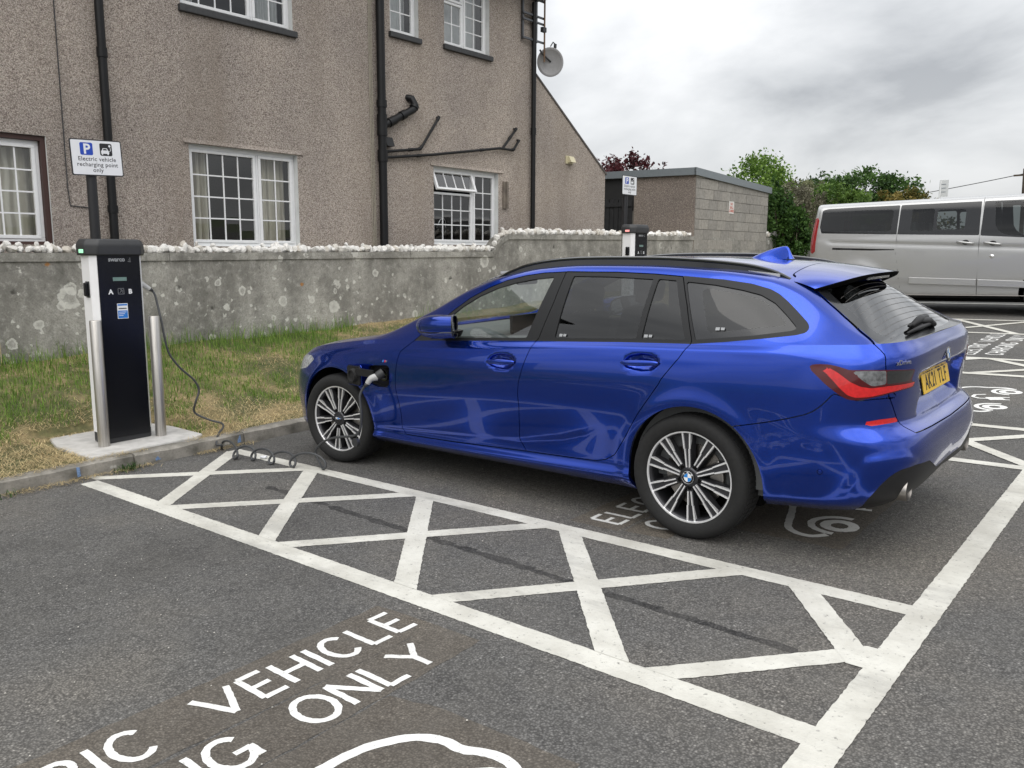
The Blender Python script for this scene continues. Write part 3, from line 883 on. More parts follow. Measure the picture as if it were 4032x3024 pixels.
# garden wall
m = N('lichened_render'); co = m.co()
n1_ = m.noise(1.7, co, detail=8, rough=.72); n2_ = m.noise(11, co, detail=7, rough=.75); n3_ = m.noise(55, co, detail=5, rough=.7)
stk = m.noise(2.0, m.co(scale=(1, 1, .22)), detail=5)
c = m.ramp(n1_.outputs[0], [(.30, (.12, .116, .104)), (.47, (.26, .25, .225)), (.62, (.42, .405, .365))])
c = m.mix(m.ramp(stk.outputs[0], [(.45, 0.0), (.75, .6)]), c, (.13, .125, .11))
c = m.mix(m.ramp(n2_.outputs[0], [(.52, 0.0), (.68, .65)]), c, (.50, .49, .45))
c = m.mix(m.ramp(n2_.outputs[0], [(.30, .75), (.44, 0.0)]), c, (.085, .08, .068))
c = m.mix(m.ramp(n3_.outputs[0], [(.35, .55), (.55, 0.0)]), c, (.12, .115, .10))
warp = m.n('ShaderNodeMix', {0: .075}, data_type='RGBA'); m.l(co, warp.inputs[6]); m.l(m.noise(13, co, detail=4, rough=.65).outputs[1], warp.inputs[7])
gsp = m.n('ShaderNodeSeparateXYZ', {0: co})
low = m.n('ShaderNodeMapRange', {0: gsp.outputs[2], 1: .55, 2: 1.75, 3: 1.0, 4: .18}).outputs[0]
for sc, thr, rin in ((2.2, .66, .55), (4.3, .58, .5), (9, .55, .0)):
    v = m.vor(sc, warp.outputs[2]); d = v.outputs['Distance']
    sp = m.n('ShaderNodeSeparateColor', {0: v.outputs['Color']})
    on = m.math('LESS_THAN', sp.outputs[0], m.math('MULTIPLY', m.math('MULTIPLY', low, thr * 1.5), m.ramp(n1_.outputs[0], [(.38, .25), (.55, 1.0)])))
    rad = m.math('MULTIPLY_ADD', sp.outputs[1], .16); m.t.nodes[-1].inputs[2].default_value = .10
    q = m.math('DIVIDE', d, rad)
    ring = m.ramp(q, [(.0, .55 if rin else .85), (.45, .28 if rin else .8), (.70, .75), (.92, .80), (1.0, 0.0)])
    edge = m.math('MULTIPLY', on, m.math('MULTIPLY', ring, m.ramp(n2_.outputs[0], [(.3, .55), (.55, 1.0)])))
    c = m.mix(edge, c, (.62, .61, .56))
v = m.vor(4.2, warp.outputs[2]); sp = m.n('ShaderNodeSeparateColor', {0: v.outputs['Color']})
c = m.mix(m.math('MULTIPLY', m.math('GREATER_THAN', sp.outputs[2], .86), m.ramp(v.outputs['Distance'], [(.10, .85), (.17, 0.0)])), c, (.045, .042, .036))
v = m.vor(3.6, warp.outputs[2]); sp = m.n('ShaderNodeSeparateColor', {0: v.outputs['Color']})
c = m.mix(m.math('MULTIPLY', m.math('GREATER_THAN', sp.outputs[1], .90), m.ramp(v.outputs['Distance'], [(.05, .9), (.09, 0.0)])), c, (.36, .16, .04))
m.set(Base_Color=c, Roughness=.92); m.bump(m.math('ADD', m.math('MULTIPLY', n2_.outputs[0], 1.0), m.math('MULTIPLY', n3_.outputs[0], .5)), .6, .012)
M_RENDER = m.mat
gw = empty('garden_wall', plumb(-5.45, 0, 0), 'grey lichen spotted garden wall topped with white quartz stones', 'garden wall')
prof = [(-8, 1.575), (0, 1.60), (5.43, 1.64), (5.63, 1.84), (5.80, 1.92), (12.2, 2.0)]
mb = MB(); mb.prism([(-8, .2), *[(y, z - .085) for y, z in prof], (12.2, .2)], -.22, 0, 'yz'); mb.build('wall', M_RENDER, gw)
mb = MB(); mb.prism([(12.2, .3), (12.2, 2.0), (16.12, 2.0), (16.12, 2.04), (24, 2.06), (24, .3)], -.22, .001, 'yz'); mb.build('wall', M_RENDER, gw)
for (a, b) in zip(prof, prof[1:]):
    n = max(1, round((b[0] - a[0]) / 1.9))
    for k in range(n):
        p0 = (a[0] + (b[0] - a[0]) * k / n + .003, a[1] + (b[1] - a[1]) * k / n); p1 = (a[0] + (b[0] - a[0]) * (k + 1) / n - .003, a[1] + (b[1] - a[1]) * (k + 1) / n)
        mb = MB(); mb.prism([(p0[0], p0[1] - .084), p0, p1, (p1[0], p1[1] - .084)], -.235, .018, 'yz'); mb.build('coping_slab', M_RENDER, gw)
m = N('white_quartz'); co = m.co(); n2_ = m.noise(22, co, detail=6, rough=.7); ob = m.n('ShaderNodeObjectInfo')
c = m.ramp(n2_.outputs[0], [(.26, (.42, .38, .31)), (.40, (.74, .72, .67)), (.6, (.86, .85, .83))])
c = m.mix(m.ramp(ob.outputs['Random'], [(.55, 0.0), (1.0, .6)]), c, (.42, .36, .27))
m.set(Base_Color=c, Roughness=.6); m.bump(n2_.outputs[0], .6, .02)
M_QUARTZ = m.mat
smesh = []
for v in range(12):
    bm = bmesh.new(); bmesh.ops.create_icosphere(bm, subdivisions=2, radius=1)
    ax_ = [Vector((random.gauss(0, 1), random.gauss(0, 1), random.gauss(0, 1))).normalized() for _ in range(9)]
    cut_ = [random.uniform(.55, .9) for _ in range(9)]
    for vv_ in bm.verts:
        p_ = vv_.co.copy()
        for a_, q_ in zip(ax_, cut_):
            t = p_.dot(a_)
            if t > q_: p_ -= a_ * (t - q_)
        vv_.co = p_
    me = bpy.data.meshes.new('coping_stone'); bm.to_mesh(me); bm.free(); me.materials.append(M_QUARTZ); smesh.append(me)


def wtop(y): return float(np.interp(y, [a for a, _ in prof], [b for _, b in prof]))


y = -2.6; cnt = 0
while y < 12.1:
    w = random.choice((.035, .05, .06, .075, .10)) + jit(.008); big = random.uniform(.036, .064)
    for row in range(2 if random.random() < .22 else 1):
        yy = y + w / 2 + jit(.01) * row; zz_ = wtop(yy) + big * .75 + row * random.uniform(.045, .06); xx = -.06 + jit(.02) - .06 * row
        s_ = 1.0 if row == 0 else .6
        link('coping_stone', random.choice(smesh), gw, Matrix.Translation((xx, yy, zz_)) @ Matrix.Diagonal((.08 * s_, w * .53 * s_, big * random.uniform(.75, 1.3) * s_, 1)) @ Matrix.Rotation(jit(3.1), 4, 'Z') @ Matrix.Rotation(jit(1.5), 4, 'X'))
        cnt += 1
    y += w * .98
for k in range(20):
    yy = 16.2 + k * .11; link('coping_stone', random.choice(smesh), gw, Matrix.Translation((-.05, yy, 2.13)) @ Matrix.Rotation(jit(3), 4, 'Z') @ Matrix.Diagonal((.07, .065, .085, 1)))

# garage
gar = empty('garage', lplumb(-5.45, 12.2, 0), 'flat roofed garage with a grey block wall beyond the garden wall', 'garage')
m = N('concrete_block'); co = m.co(); n2_ = m.noise(14, co, detail=6, rough=.7); n1_ = m.noise(2, co, detail=4); ob = m.n('ShaderNodeObjectInfo')
c = m.ramp(n2_.outputs[0], [(.3, (.22, .21, .19)), (.7, (.36, .34, .31))]); c = m.mix(1.0, c, m.ramp(ob.outputs['Random'], [(0, (.88, .88, .88)), (1, (1.12, 1.11, 1.09))]), 'MULTIPLY')
c = m.mix(m.ramp(n1_.outputs[0], [(.55, 0.0), (.75, .5)]), c, (.36, .35, .32))
m.set(Base_Color=c, Roughness=.9); m.bump(n2_.outputs[0], .7, .015); M_BLOCK = m.mat
L = 3.92; zr = lambda y: 3.34 - .042 * y
mb = MB(); mb.prism([(-.006, 1.0), (L, 1.0), (L, zr(L)), (-.006, zr(0))], -3.9, -.012, 'yz'); mb.build('wall', plain('mortar', (.20, .19, .17), rough=.95), gar)
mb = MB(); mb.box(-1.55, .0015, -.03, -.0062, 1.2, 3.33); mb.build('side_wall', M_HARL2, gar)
mb = MB(); mb.box(-3.6, -1.552, -.028, -.0062, 2.6, 3.33); mb.build('painted_shade_panel', M_ROOM, gar)  # solid panel above the gate; its near-black colour stands in for shade
nb_, hb = 9, .222; bw = L / nb_
for j in range(8):
    z0 = 1.72 + j * hb
    off = 0 if j % 2 else bw / 2; ys_ = [0] + [off + bw * k for k in range(0 if off else 1, nb_ + 1)]; ys_ = [q for q in ys_ if q <= L + .001]
    if ys_[-1] < L - .01: ys_.append(L)
    for a, b in zip(ys_, ys_[1:]):
        if b - a < .05: continue
        t0, t1 = min(z0 + hb - .010, zr(a)), min(z0 + hb - .010, zr(b))
        if min(t0, t1) - z0 < .04: continue
        q = jit(.004); mb = MB(); mb.prism([(a + .005, z0), (b - .005, z0), (b - .005, t1), (a + .005, t0)], -.10, .004 + q, 'yz'); mb.build('block', M_BLOCK, gar)
mb = MB(); mb.prism([(-.10, zr(0) - .02), (L + .1, zr(L) - .03), (L + .1, zr(L) + .12), (-.10, zr(0) + .14)], .002, .05, 'yz'); mb.build('fascia', M_GREYTRIM, gar)
mb = MB(); mb.prism([(-3.0, 3.36), (.048, 3.32), (.048, 3.478), (-3.0, 3.52)], -.10, -.05, 'xz'); mb.build('fascia', M_GREYTRIM, gar)
mb = MB(); mb.prism([(-.08, zr(0) + .09), (L + .08, zr(L) + .07), (L + .08, zr(L) + .10), (-.08, zr(0) + .12)], -3.95, .0, 'yz'); mb.build('roof', M_SLATE, gar)
M_BOARD = plain('black_stained_board', (.014, .014, .015), rough=.7, var=.4, vscale=12)
gt = empty('gate', lplumb(-5.45, 12.2, 0), 'black close boarded timber gate between the house and the garage', 'gate')
for k in range(9): mb = MB(); mb.box(-1.57 - .125 * (k + 1), -1.57 - .125 * k - .012, -.06 - .004 * (k % 2), -.04, 1.2, 2.85 + .02 * (k % 3)); mb.build('board', M_BOARD, gt)
for z in (1.6, 2.7): mb = MB(); mb.box(-2.7, -1.57, -.085, -.066, z, z + .1); mb.build('rail', M_BOARD, gt)
ns = empty('notice', lplumb(-5.445, 14.0, 2.70), 'small white notice with red lettering on the garage block wall', 'sign')
mb = MB(); mb.box(0, .006, -.13, .13, -.14, .14); mb.build('notice_plate', plain('notice_white', (.7, .69, .66), rough=.5), ns)
M_REDP = plain('faded_red_print', (.55, .10, .06), rough=.6)
for k, t in enumerate(('NO', 'BALL', 'GAMES')):
    me = text_mesh(t, .085, 0, .002, 'CENTER'); me.materials.append(M_REDP); link('notice_text', me, ns, Matrix.Translation((.0075, 0, .055 - k * .08)) @ Matrix.Rotation(R(90), 4, 'Z') @ Matrix.Rotation(R(90), 4, 'X'))

# ---------------------------------------------------------------- trees and shrubs
M_LEAF = attr_mat('leaves', .6, .3)
M_BARK = plain('bark', (.07, .055, .04), rough=.95, var=.4, vscale=12)


def plant(name, label, cat, base, blobs, n, leaf, cols, group=None, stems=5, hole=.0):
    """blobs: (centre offset, radii); leaves gather in clumps over and inside the blobs"""
    root = empty(name, Vector(base), label, cat, group)
    P = []; C_ = []; cols = np.array(cols)
    tot = sum(r[0] * r[1] * r[2] for _, r in blobs) ** 1.0
    for c, r in blobs:
        k = int(n * (r[0] * r[1] * r[2]) / tot); nc = max(8, k // 45)
        d = rng.normal(0, 1, (nc, 3)); d /= np.linalg.norm(d, axis=1, keepdims=True); rad = rng.uniform(.45, 1.05, (nc, 1)) ** .6
        cen = d * rad * np.array(r) + np.array(c); tone = rng.uniform(0, 1, nc)
        i = rng.integers(0, nc, k); p = cen[i] + rng.normal(0, 1, (k, 3)) * np.array(r) * .13
        P.append(p); t = np.clip(tone[i] + rng.normal(0, .18, k), 0, 1)[:, None]; C_.append(cols[0] * (1 - t) + cols[1] * t)
    P = np.concatenate(P); C_ = np.concatenate(C_); k = len(P)
    nn = rng.normal(0, 1, (k, 3)); nn[:, 2] = np.abs(nn[:, 2]) * 1.1; nn /= np.linalg.norm(nn, axis=1, keepdims=True)
    t = np.cross(nn, rng.normal(0, 1, (k, 3))); t /= np.linalg.norm(t, axis=1, keepdims=True); b = np.cross(nn, t)
    s_ = (leaf * rng.uniform(.6, 1.3, k))[:, None]
    V = np.stack([P - t * s_, P + b * s_ * .55, P + t * s_, P - b * s_ * .55], 1).reshape(-1, 3)
    link('crown', np_mesh('crown', V, np.arange(4 * k).reshape(k, 4), np.repeat(C_, 4, 0), M_LEAF), root)
    mb = MB()
    top = max(c[2] for c, _ in blobs)
    for q in range(stems):
        c, r = blobs[q % len(blobs)]; e_ = Vector(c) + Vector((jit(r[0] * .6), jit(r[1] * .6), jit(r[2] * .5))); m_ = e_ * .45 + Vector((jit(.15), jit(.15), 0)); rr = .03 + .02 * top / 3
        mb.tube([(jit(.1), jit(.1), -.3), m_, e_], [rr, rr * .6, rr * .2], 7)
    mb.build('trunk', M_BARK, root, smooth=True)
    return root


plant('copper_tree', 'dark red leaved tree rising behind the garage roof', 'tree', (-11.4, 19, .5), [((-1.0, 0, 3.15), (.9, .9, .9)), ((0, .3, 3.3), (.9, .9, .8)), ((.9, 0, 2.85), (.8, .8, .65)), ((1.55, 0, 2.55), (.55, .6, .5)), ((-.2, 0, 2.2), (1.6, 1.2, 1.0)), ((-1.3, 0, 3.75), (.22, .2, .35)), ((-.5, 0, 3.85), (.18, .2, .35)), ((.15, 0, 3.8), (.2, .2, .4)), ((.75, 0, 3.55), (.16, .2, .35)), ((1.35, 0, 3.3), (.16, .2, .35)), ((1.85, 0, 3.05), (.12, .2, .3))], 15000, .06, ((.028, .009, .011), (.11, .03, .036)))
plant('round_bush', 'bright green rounded bush directly right of the garage roof', 'bush', (-7.3, 20, .4), [((0, 0, 2.7), (1.05, 1.0, 1.0)), ((-.3, 0, 1.8), (1.0, 1.0, 1.0)), ((.75, .1, 2.1), (.6, .7, .75)), ((1.05, -.3, 2.5), (.22, .3, .65))], 17000, .055, ((.05, .11, .018), (.20, .32, .06)))
plant('sycamore_tree', 'dark green broad tree, tallest of the trees behind the van', 'tree', (-7.2, 28, .3), [((-.9, 0, 3.0), (1.2, 1.0, .85)), ((.4, 0, 3.1), (1.2, 1.0, .8)), ((1.5, .2, 2.7), (1.0, 1.0, .85)), ((0, 0, 2.0), (2.2, 1.2, 1.0))], 21000, .07, ((.022, .05, .015), (.09, .17, .04)))
plant('elder_bush', 'grey green loose bush between the round bush and the dark tree', 'bush', (-6.6, 24, .3), [((-.9, 0, 2.2), (1.0, .8, .6)), ((.5, 0, 2.0), (1.2, .8, .6)), ((-1.0, 0, 2.9), (.9, .6, .5)), ((0, 0, 1.3), (1.8, .9, .8))], 14000, .055, ((.065, .085, .03), (.26, .27, .15)))
plant('bronze_shrub', 'bronze tinted shrub at the right end of the row of trees above the van', 'shrub', (-4.9, 27, .3), [((0, 0, 2.4), (.9, .8, .65)), ((.2, 0, 1.5), (1.0, .8, .8)), ((-.6, 0, 2.7), (.4, .4, .45))], 9000, .055, ((.07, .08, .018), (.28, .21, .06)))
plant('field_hedge', 'distant green hedge seen low behind the van', 'hedge', (0, 34, .3), [((k * 2.4 - 7, 0, 1.0 + .3 * math.sin(k * 2)), (1.6, .8, .9)) for k in range(9)], 9000, .08, ((.03, .05, .015), (.09, .13, .04)), stems=9)
plant('ivy', 'glossy green ivy hanging over the end of the garage and the wall', 'ivy', (-5.15, 16.75, .6), [((-.25, .1, 1.5), (.38, .45, .9)), ((.15, .3, 1.2), (.4, .5, .65)), ((-.35, 0, 2.3), (.16, .2, .35)), ((.3, .5, .75), (.3, .4, .35))], 9000, .045, ((.018, .05, .012), (.075, .15, .03)))
plant('bare_shrub', 'grey brown twiggy shrub between the garage and the ivy', 'shrub', (-5.3, 17.6, .6), [((0, 0, 1.95), (.45, .5, .6)), ((.45, .1, 1.9), (.4, .5, .55)), ((.2, 0, 1.4), (.5, .5, .6))], 7000, .035, ((.08, .075, .05), (.24, .23, .16)), stems=12)
plant('wall_shrub', 'mid green leafy shrub above the wall beside the van', 'shrub', (-4.2, 18.6, .6), [((-.5, .2, 2.0), (.55, .5, .55)), ((.1, .2, 1.7), (.5, .5, .6)), ((-.2, 0, 1.2), (.7, .5, .6))], 9000, .045, ((.04, .09, .018), (.15, .24, .05)))
mb = MB()
up_ = empty('utility_pole', (-1.85, 30, .4), 'dark wooden utility pole at the right edge of the photo', 'pole')
mb.tube([(0, 0, -.5), (0, 0, 3.55)], .07, 8); mb.build('shaft', M_BARK, up_); mb = MB(); mb.box(-.35, .35, -.03, .03, 3.30, 3.36); mb.build('crossarm', M_BARK, up_)
mb = MB(); mb.tube([(-1.85 + (-14) * t, 30 + 6 * t, 3.78 - .9 * t + .0 * t - .8 * t * (1 - t)) for t in [k / 24 for k in range(25)]], .014, 5); tag(mb.build('overhead_wire', M_SILL), 'thin overhead wire crossing the sky above the trees', 'wire')
tsn = empty('tall_notice', plumb(-4.55, 30, .3), 'pale tall sign panel rising behind the van roof', 'sign')
mb = MB(); mb.tube([(-.1, 0, -.4), (-.1, 0, 3.4)], .04, 8); mb.build('post', M_UPVC, tsn); mb = MB(); mb.box(-.12, .17, -.02, .02, 2.85, 3.45); mb.build('panel', plain('pale_panel', (.62, .63, .63), rough=.5), tsn)
for k in range(3): mb = MB(); mb.box(-.06, .10, -.024, -.0205, 3.28 - .14 * k, 3.31 - .14 * k); mb.build('text_line', plain('grey_print', (.25, .27, .3), rough=.6) if k == 0 else bpy.data.materials['grey_print'], tsn)
# ---------------------------------------------------------------- charging posts, bollards, signs, cable
M_WHITEP = plain('white_powder_coat', (.78, .78, .79), rough=.35, var=.02)
M_BLACKP = plain('black_glass_panel', (.005, .0055, .0075), rough=.22, coat=.0, spec=.3)
M_CAPP = plain('black_cap_plastic', (.028, .029, .031), rough=.5)
M_CONC = plain('pale_concrete', (.46, .45, .43), rough=.9, var=.18, vscale=9)
M_STAIN = N('brushed_stainless')
_st = M_STAIN.noise(120, M_STAIN.co(scale=(1, 1, .03)), detail=3)
M_STAIN.set(Base_Color=M_STAIN.ramp(_st.outputs[0], [(.3, (.42, .40, .37)), (.7, (.58, .56, .53))]), Metallic=.9, Roughness=.38)
M_STAIN = M_STAIN.mat
M_GREYPRINT = plain('silver_print', (.33, .34, .35), rough=.4)
M_WPRINT = plain('white_print', (.72, .73, .74), rough=.5)


def lamp_mat(name, col, e):
    m = N(name); m.set(Base_Color=(*col, 1), Roughness=.3); m.b.inputs['Emission Color'].default_value = (*col, 1); m.b.inputs['Emission Strength'].default_value = e
    n = m.noise(40, detail=1); m.l(m.ramp(n.outputs[0], [(.3, tuple(x * .9 for x in col)), (.7, col)]), m.b.inputs['Base Color'])
    return m.mat


LETTER = Matrix.Rotation(R(90), 4, 'Z') @ Matrix.Rotation(R(90), 4, 'X')      # text plane to a face looking along +x


def charger(mw, label, led, connected=True):
    root = empty('charging_post', mw, label, 'charging post', 'electric vehicle charging posts')
    H = 1.455
    def ring(g): return [(0 + g, -.165), (0 + g, .165), (-.05, .2 + g), (-.185, .2 + g), (-.215, .17 + g), (-.215, -.17 - g), (-.185, -.2 - g), (-.05, -.2 - g)]
    mb = MB(); mb.prism(ring(0), .075, H, 'xy'); bevel(mb.build('cabinet', M_WHITEP, root), .006)
    mb = MB(); mb.prism(ring(-.004), 0, .0745, 'xy'); bevel(mb.build('plinth', M_CAPP, root), .004)
    mb = MB(); mb.box(.001, .008, -.163, .163, .04, H - .004); fp = bevel(mb.build('front_panel', M_BLACKP, root), .003)
    mb = MB()
    r0, r1, r2 = ring(.03), ring(.034), ring(-.02)
    vs = [(a, b, H - .006) for a, b in r0] + [(a, b, H + .075) for a, b in r1] + [(a * .9 - .012, b * .9, H + .118) for a, b in r1]
    n = 8; fs = [(i, (i + 1) % n, n + (i + 1) % n, n + i) for i in range(n)] + [(n + i, n + (i + 1) % n, 2 * n + (i + 1) % n, 2 * n + i) for i in range(n)] + [tuple(range(2 * n, 3 * n)), tuple(reversed(range(n)))]
    mb.add(vs, fs); bevel(mb.build('cap', M_CAPP, root, smooth=True, auto=30), .012, 3, 20)
    for sy in (-1, 1):
        mb = MB(); mb.box(-.125, -.055, sy * .235 - .003, sy * .235 + .003, H + .012, H + .04); bevel(mb.build('status_light', led if sy < 0 else M_CAPP, root), .003)
    mb = MB(); mb.box(-.135, -.065, -.205, -.192, 1.13, 1.255); so_ = bevel(mb.build('side_socket', M_CAPP, root), .008)
    mb = MB(); mb.box(-.125, -.075, -.226, -.205, 1.14, 1.245); bevel(mb.build('socket_cover', M_BLACKP, so_), .012, 3)
    mb = MB(); mb.box(-.135, -.065, .192, .206, 1.12, 1.25); bevel(mb.build('side_socket', M_CAPP, root), .008)
    def txt(body, size, y, z, mat, bold=0.0, name='print', sp=1.0):
        me = text_mesh(body, size, 0, bold, 'CENTER', sp); me.materials.append(mat); return link(name, me, fp, Matrix.Translation((.0088, y, z)) @ LETTER)
    txt('swarco', .046, -.018, 1.405, M_GREYPRINT, .0012, 'maker_lettering', .95)
    for k in range(3):
        mb = MB(); mb.tube([(.0089, .068 + .006 * k, 1.405 + .011 * k), (.0089, .088, 1.400 + .012 * k), (.0089, .085, 1.409 + .012 * k)], .0016, 5); mb.build('maker_mark', M_GREYPRINT, fp)
    mb = MB(); mb.box(.0081, .0095, -.056, .05, 1.256, 1.284); mb.build('display', lamp_mat('lcd_green', (.12, .19, .17), .15) if 'lcd_green' not in bpy.data.materials else bpy.data.materials['lcd_green'], fp)
    txt('A', .05, -.078, 1.157, M_WPRINT, .0022, 'socket_letter'); txt('B', .05, .072, 1.157, M_WPRINT, .0022, 'socket_letter')
    mb = MB()
    for a, b in (((-.022, 1.155), (.022, 1.155)), ((.022, 1.155), (.022, 1.198)), ((.022, 1.198), (-.022, 1.198)), ((-.022, 1.198), (-.022, 1.155))): mb.bar((.0092, a[0], a[1]), (.0092, b[0], b[1]), .0018, .0008, (1, 0, 0))
    mb.bar((.0092, -.012, 1.162), (.0092, .004, 1.180), .0015, .0008, (1, 0, 0)); mb.bar((.0092, .004, 1.180), (.0092, -.006, 1.192), .0015, .0008, (1, 0, 0)); mb.bar((.0092, .012, 1.162), (.0092, .012, 1.180), .0015, .0008, (1, 0, 0)); mb.bar((.0092, .012, 1.180), (.0092, .002, 1.192), .0015, .0008, (1, 0, 0))
    mb.build('card_reader_mark', M_GREYPRINT, fp)
    mb = MB(); mb.box(.0081, .0092, -.038, .044, .966, 1.083); st_ = mb.build('sticker', M_WPRINT, fp)
    sb = bpy.data.materials.get('sticker_blue') or plain('sticker_blue', (.02, .17, .55), rough=.4)
    mb = MB(); mb.box(.0092, .0098, -.034, .040, .970, 1.028); mb.build('sticker_field', sb, st_)
    mb = MB(); mb.box(.0092, .0098, -.034, .040, 1.066, 1.078); mb.build('sticker_field', sb, st_)
    for k in range(3): mb = MB(); mb.box(.0098, .0102, -.028, .030 - .012 * k, 1.014 - .013 * k, 1.018 - .013 * k); mb.build('sticker_text', M_WPRINT, st_)
    mb = MB(); mb.box(.0092, .0098, -.028, .034, 1.040, 1.048); mb.build('sticker_text', M_SILL, st_)
    return root


LED_G = lamp_mat('green_status_light', (.35, .85, .5), .6)
LED_R = lamp_mat('red_status_light', (.9, .35, .33), .5)
PADZ = .112
charger(plumb(-3.06, -1.668, PADZ), 'white and black charging post beside the kerb with its cable connected, nearest the camera', LED_G)
charger(lplumb(-3.0, 5.90, .40), 'white and black charging post seen over the roof of the blue car', LED_R)
for k, (x, y, z, lab) in enumerate(((-3.27, 5.80, .40, 'far'), )):
    pass
def slab(pts, z0, z1, label):
    mb = MB(); mb.prism(pts, z0, z1, 'xy'); o = bevel(mb.build('concrete_pad', M_CONC), .012, 2); return tag(o, label, 'concrete pad', 'concrete pads under the charging posts')


slab([(-3.72, -2.02), (-3.36, -2.11), (-2.76, -2.13), (-2.735, -2.05), (-2.735, -1.28), (-2.80, -1.20), (-3.3, -1.18), (-3.72, -1.24)], -.05, PADZ, 'pale concrete pad under the near charging post at the kerb')
slab([(-3.7, 5.4), (-2.75, 5.4), (-2.75, 6.4), (-3.7, 6.4)], .05, .285, 'concrete pad under the far charging post behind the blue car')
BOL = 'stainless bollards guarding the charging posts'
def bollard(x, y, z, h, label):
    mb = MB(); mb.lathe([(0.0415, 0), (.0415, h - .006), (.039, h - .001), (.0, h)], 28, 'z'); o = mb.build('bollard', M_STAIN, None, plumb(x, y, z), smooth=True, auto=40); return tag(o, label, 'bollard', BOL)


bollard(-3.02, -1.893, PADZ, .97, 'brushed steel bollard at the left front corner of the near charging post')
bollard(-3.02, -1.437, PADZ, .97, 'brushed steel bollard at the right front corner of the near charging post')

M_SIGNW = plain('sign_white', (.76, .77, .79), rough=.4, var=.02)
M_SIGNB = plain('sign_black', (.012, .012, .014), rough=.4)
M_SIGNBL = plain('sign_blue', (.012, .06, .42), rough=.4)


def rrect(y0, y1, z0, z1, r, n=5):
    P = []
    for cy, cz, a0 in ((y1 - r, z1 - r, 0), (y0 + r, z1 - r, 90), (y0 + r, z0 + r, 180), (y1 - r, z0 + r, 270)):
        for k in range(n + 1): a = R(a0 + 90 * k / n); P.append((cy + r * math.cos(a), cz + r * math.sin(a)))
    return P


def parking_sign(mw, h, label, tilt=0.0):
    root = empty('parking_sign', mw, label, 'sign', 'charging bay signs on black posts')
    mb = MB(); mb.tube([(-.05, 0, 0), (-.05, 0, h)], .038, 16); mb.build('post', M_SIGNB, root, smooth=True, auto=40)
    cz = h - .135; pm_ = Matrix.Translation((0, .033, cz)) @ Matrix.Rotation(tilt, 4, 'X')
    mb = MB(); mb.prism(rrect(-.199, .199, -.138, .138, .012), -.006, 0, 'yz'); pn = mb.build('panel', M_SIGNB, root, pm_)
    mb = MB(); mb.prism(rrect(-.191, .191, -.130, .130, .010), .0002, .0012, 'yz'); mb.build('panel_face', M_SIGNW, pn)
    mb = MB(); mb.prism(rrect(-.125, -.027, .018, .112, .012), .0013, .002, 'yz'); mb.build('blue_square', M_SIGNBL, pn)
    me = text_mesh('P', .105, 0, .003, 'CENTER'); me.materials.append(M_SIGNW); link('letter', me, pn, Matrix.Translation((.0024, -.074, .029)) @ LETTER)
    mb = MB(); mb.prism(rrect(.027, .123, .018, .112, .012), .0013, .002, 'yz'); mb.build('black_square', M_SIGNB, pn)
    mb = MB(); mb.prism([(.036, .034), (.098, .034), (.098, .054), (.090, .060), (.084, .076), (.050, .076), (.044, .060), (.036, .054)], .0021, .0026, 'yz')
    mb.prism([(.040, .025), (.050, .025), (.050, .0338), (.040, .0338)], .0021, .0026, 'yz'); mb.prism([(.084, .025), (.094, .025), (.094, .0338), (.084, .0338)], .0021, .0026, 'yz'); mb.build('car_symbol', M_SIGNW, pn)
    mb = MB(); mb.prism([(.051, .060), (.083, .060), (.079, .071), (.055, .071)], .0027, .003, 'yz'); mb.build('symbol_screen', M_SIGNB, pn)
    mb = MB(); mb.prism([(.105 + .009 * math.cos(R(a)), .094 + .009 * math.sin(R(a))) for a in range(0, 360, 30)], .0021, .0026, 'yz'); mb.bar((.0024, .108, .086), (.0024, .112, .062), .003, .0006, (1, 0, 0)); mb.bar((.0024, .112, .062), (.0024, .101, .05), .003, .0006, (1, 0, 0)); mb.build('plug_symbol', M_SIGNW, pn)
    for k, t in enumerate(('Electric vehicle', 'recharging point', 'only')):
        me = text_mesh(t, .045, 0, .0004, 'CENTER', 1.06); me.materials.append(M_SIGNB); link('sign_text', me, pn, Matrix.Translation((.0018, 0, -.025 - .042 * k)) @ LETTER)
    return root


parking_sign(plumb(-3.42, -1.645, .12), 2.34, 'white parking sign on a black post directly behind the near charging post', R(2.0))
parking_sign(lplumb(-3.30, 6.0, .40), 2.29, 'white parking sign on a black post in front of the black gate')

# charging cable from the near post to the car
M_CORD = plain('grey_cable_sheath', (.045, .047, .05), rough=.45)
M_PLUGG = plain('pale_grey_plug', (.38, .38, .37), rough=.4)


def spline(P, n=10):
    P = [Vector(p_) for p_ in P]; out = []
    for i in range(len(P) - 1):
        a, b, c, d = P[max(i - 1, 0)], P[i], P[i + 1], P[min(i + 2, len(P) - 1)]
        for k in range(n):
            t = k / n; out.append(.5 * ((2 * b) + (c - a) * t + (2 * a - 5 * b + 4 * c - d) * t * t + (3 * b - a - 3 * c + d) * t ** 3))
    return out + [P[-1]]


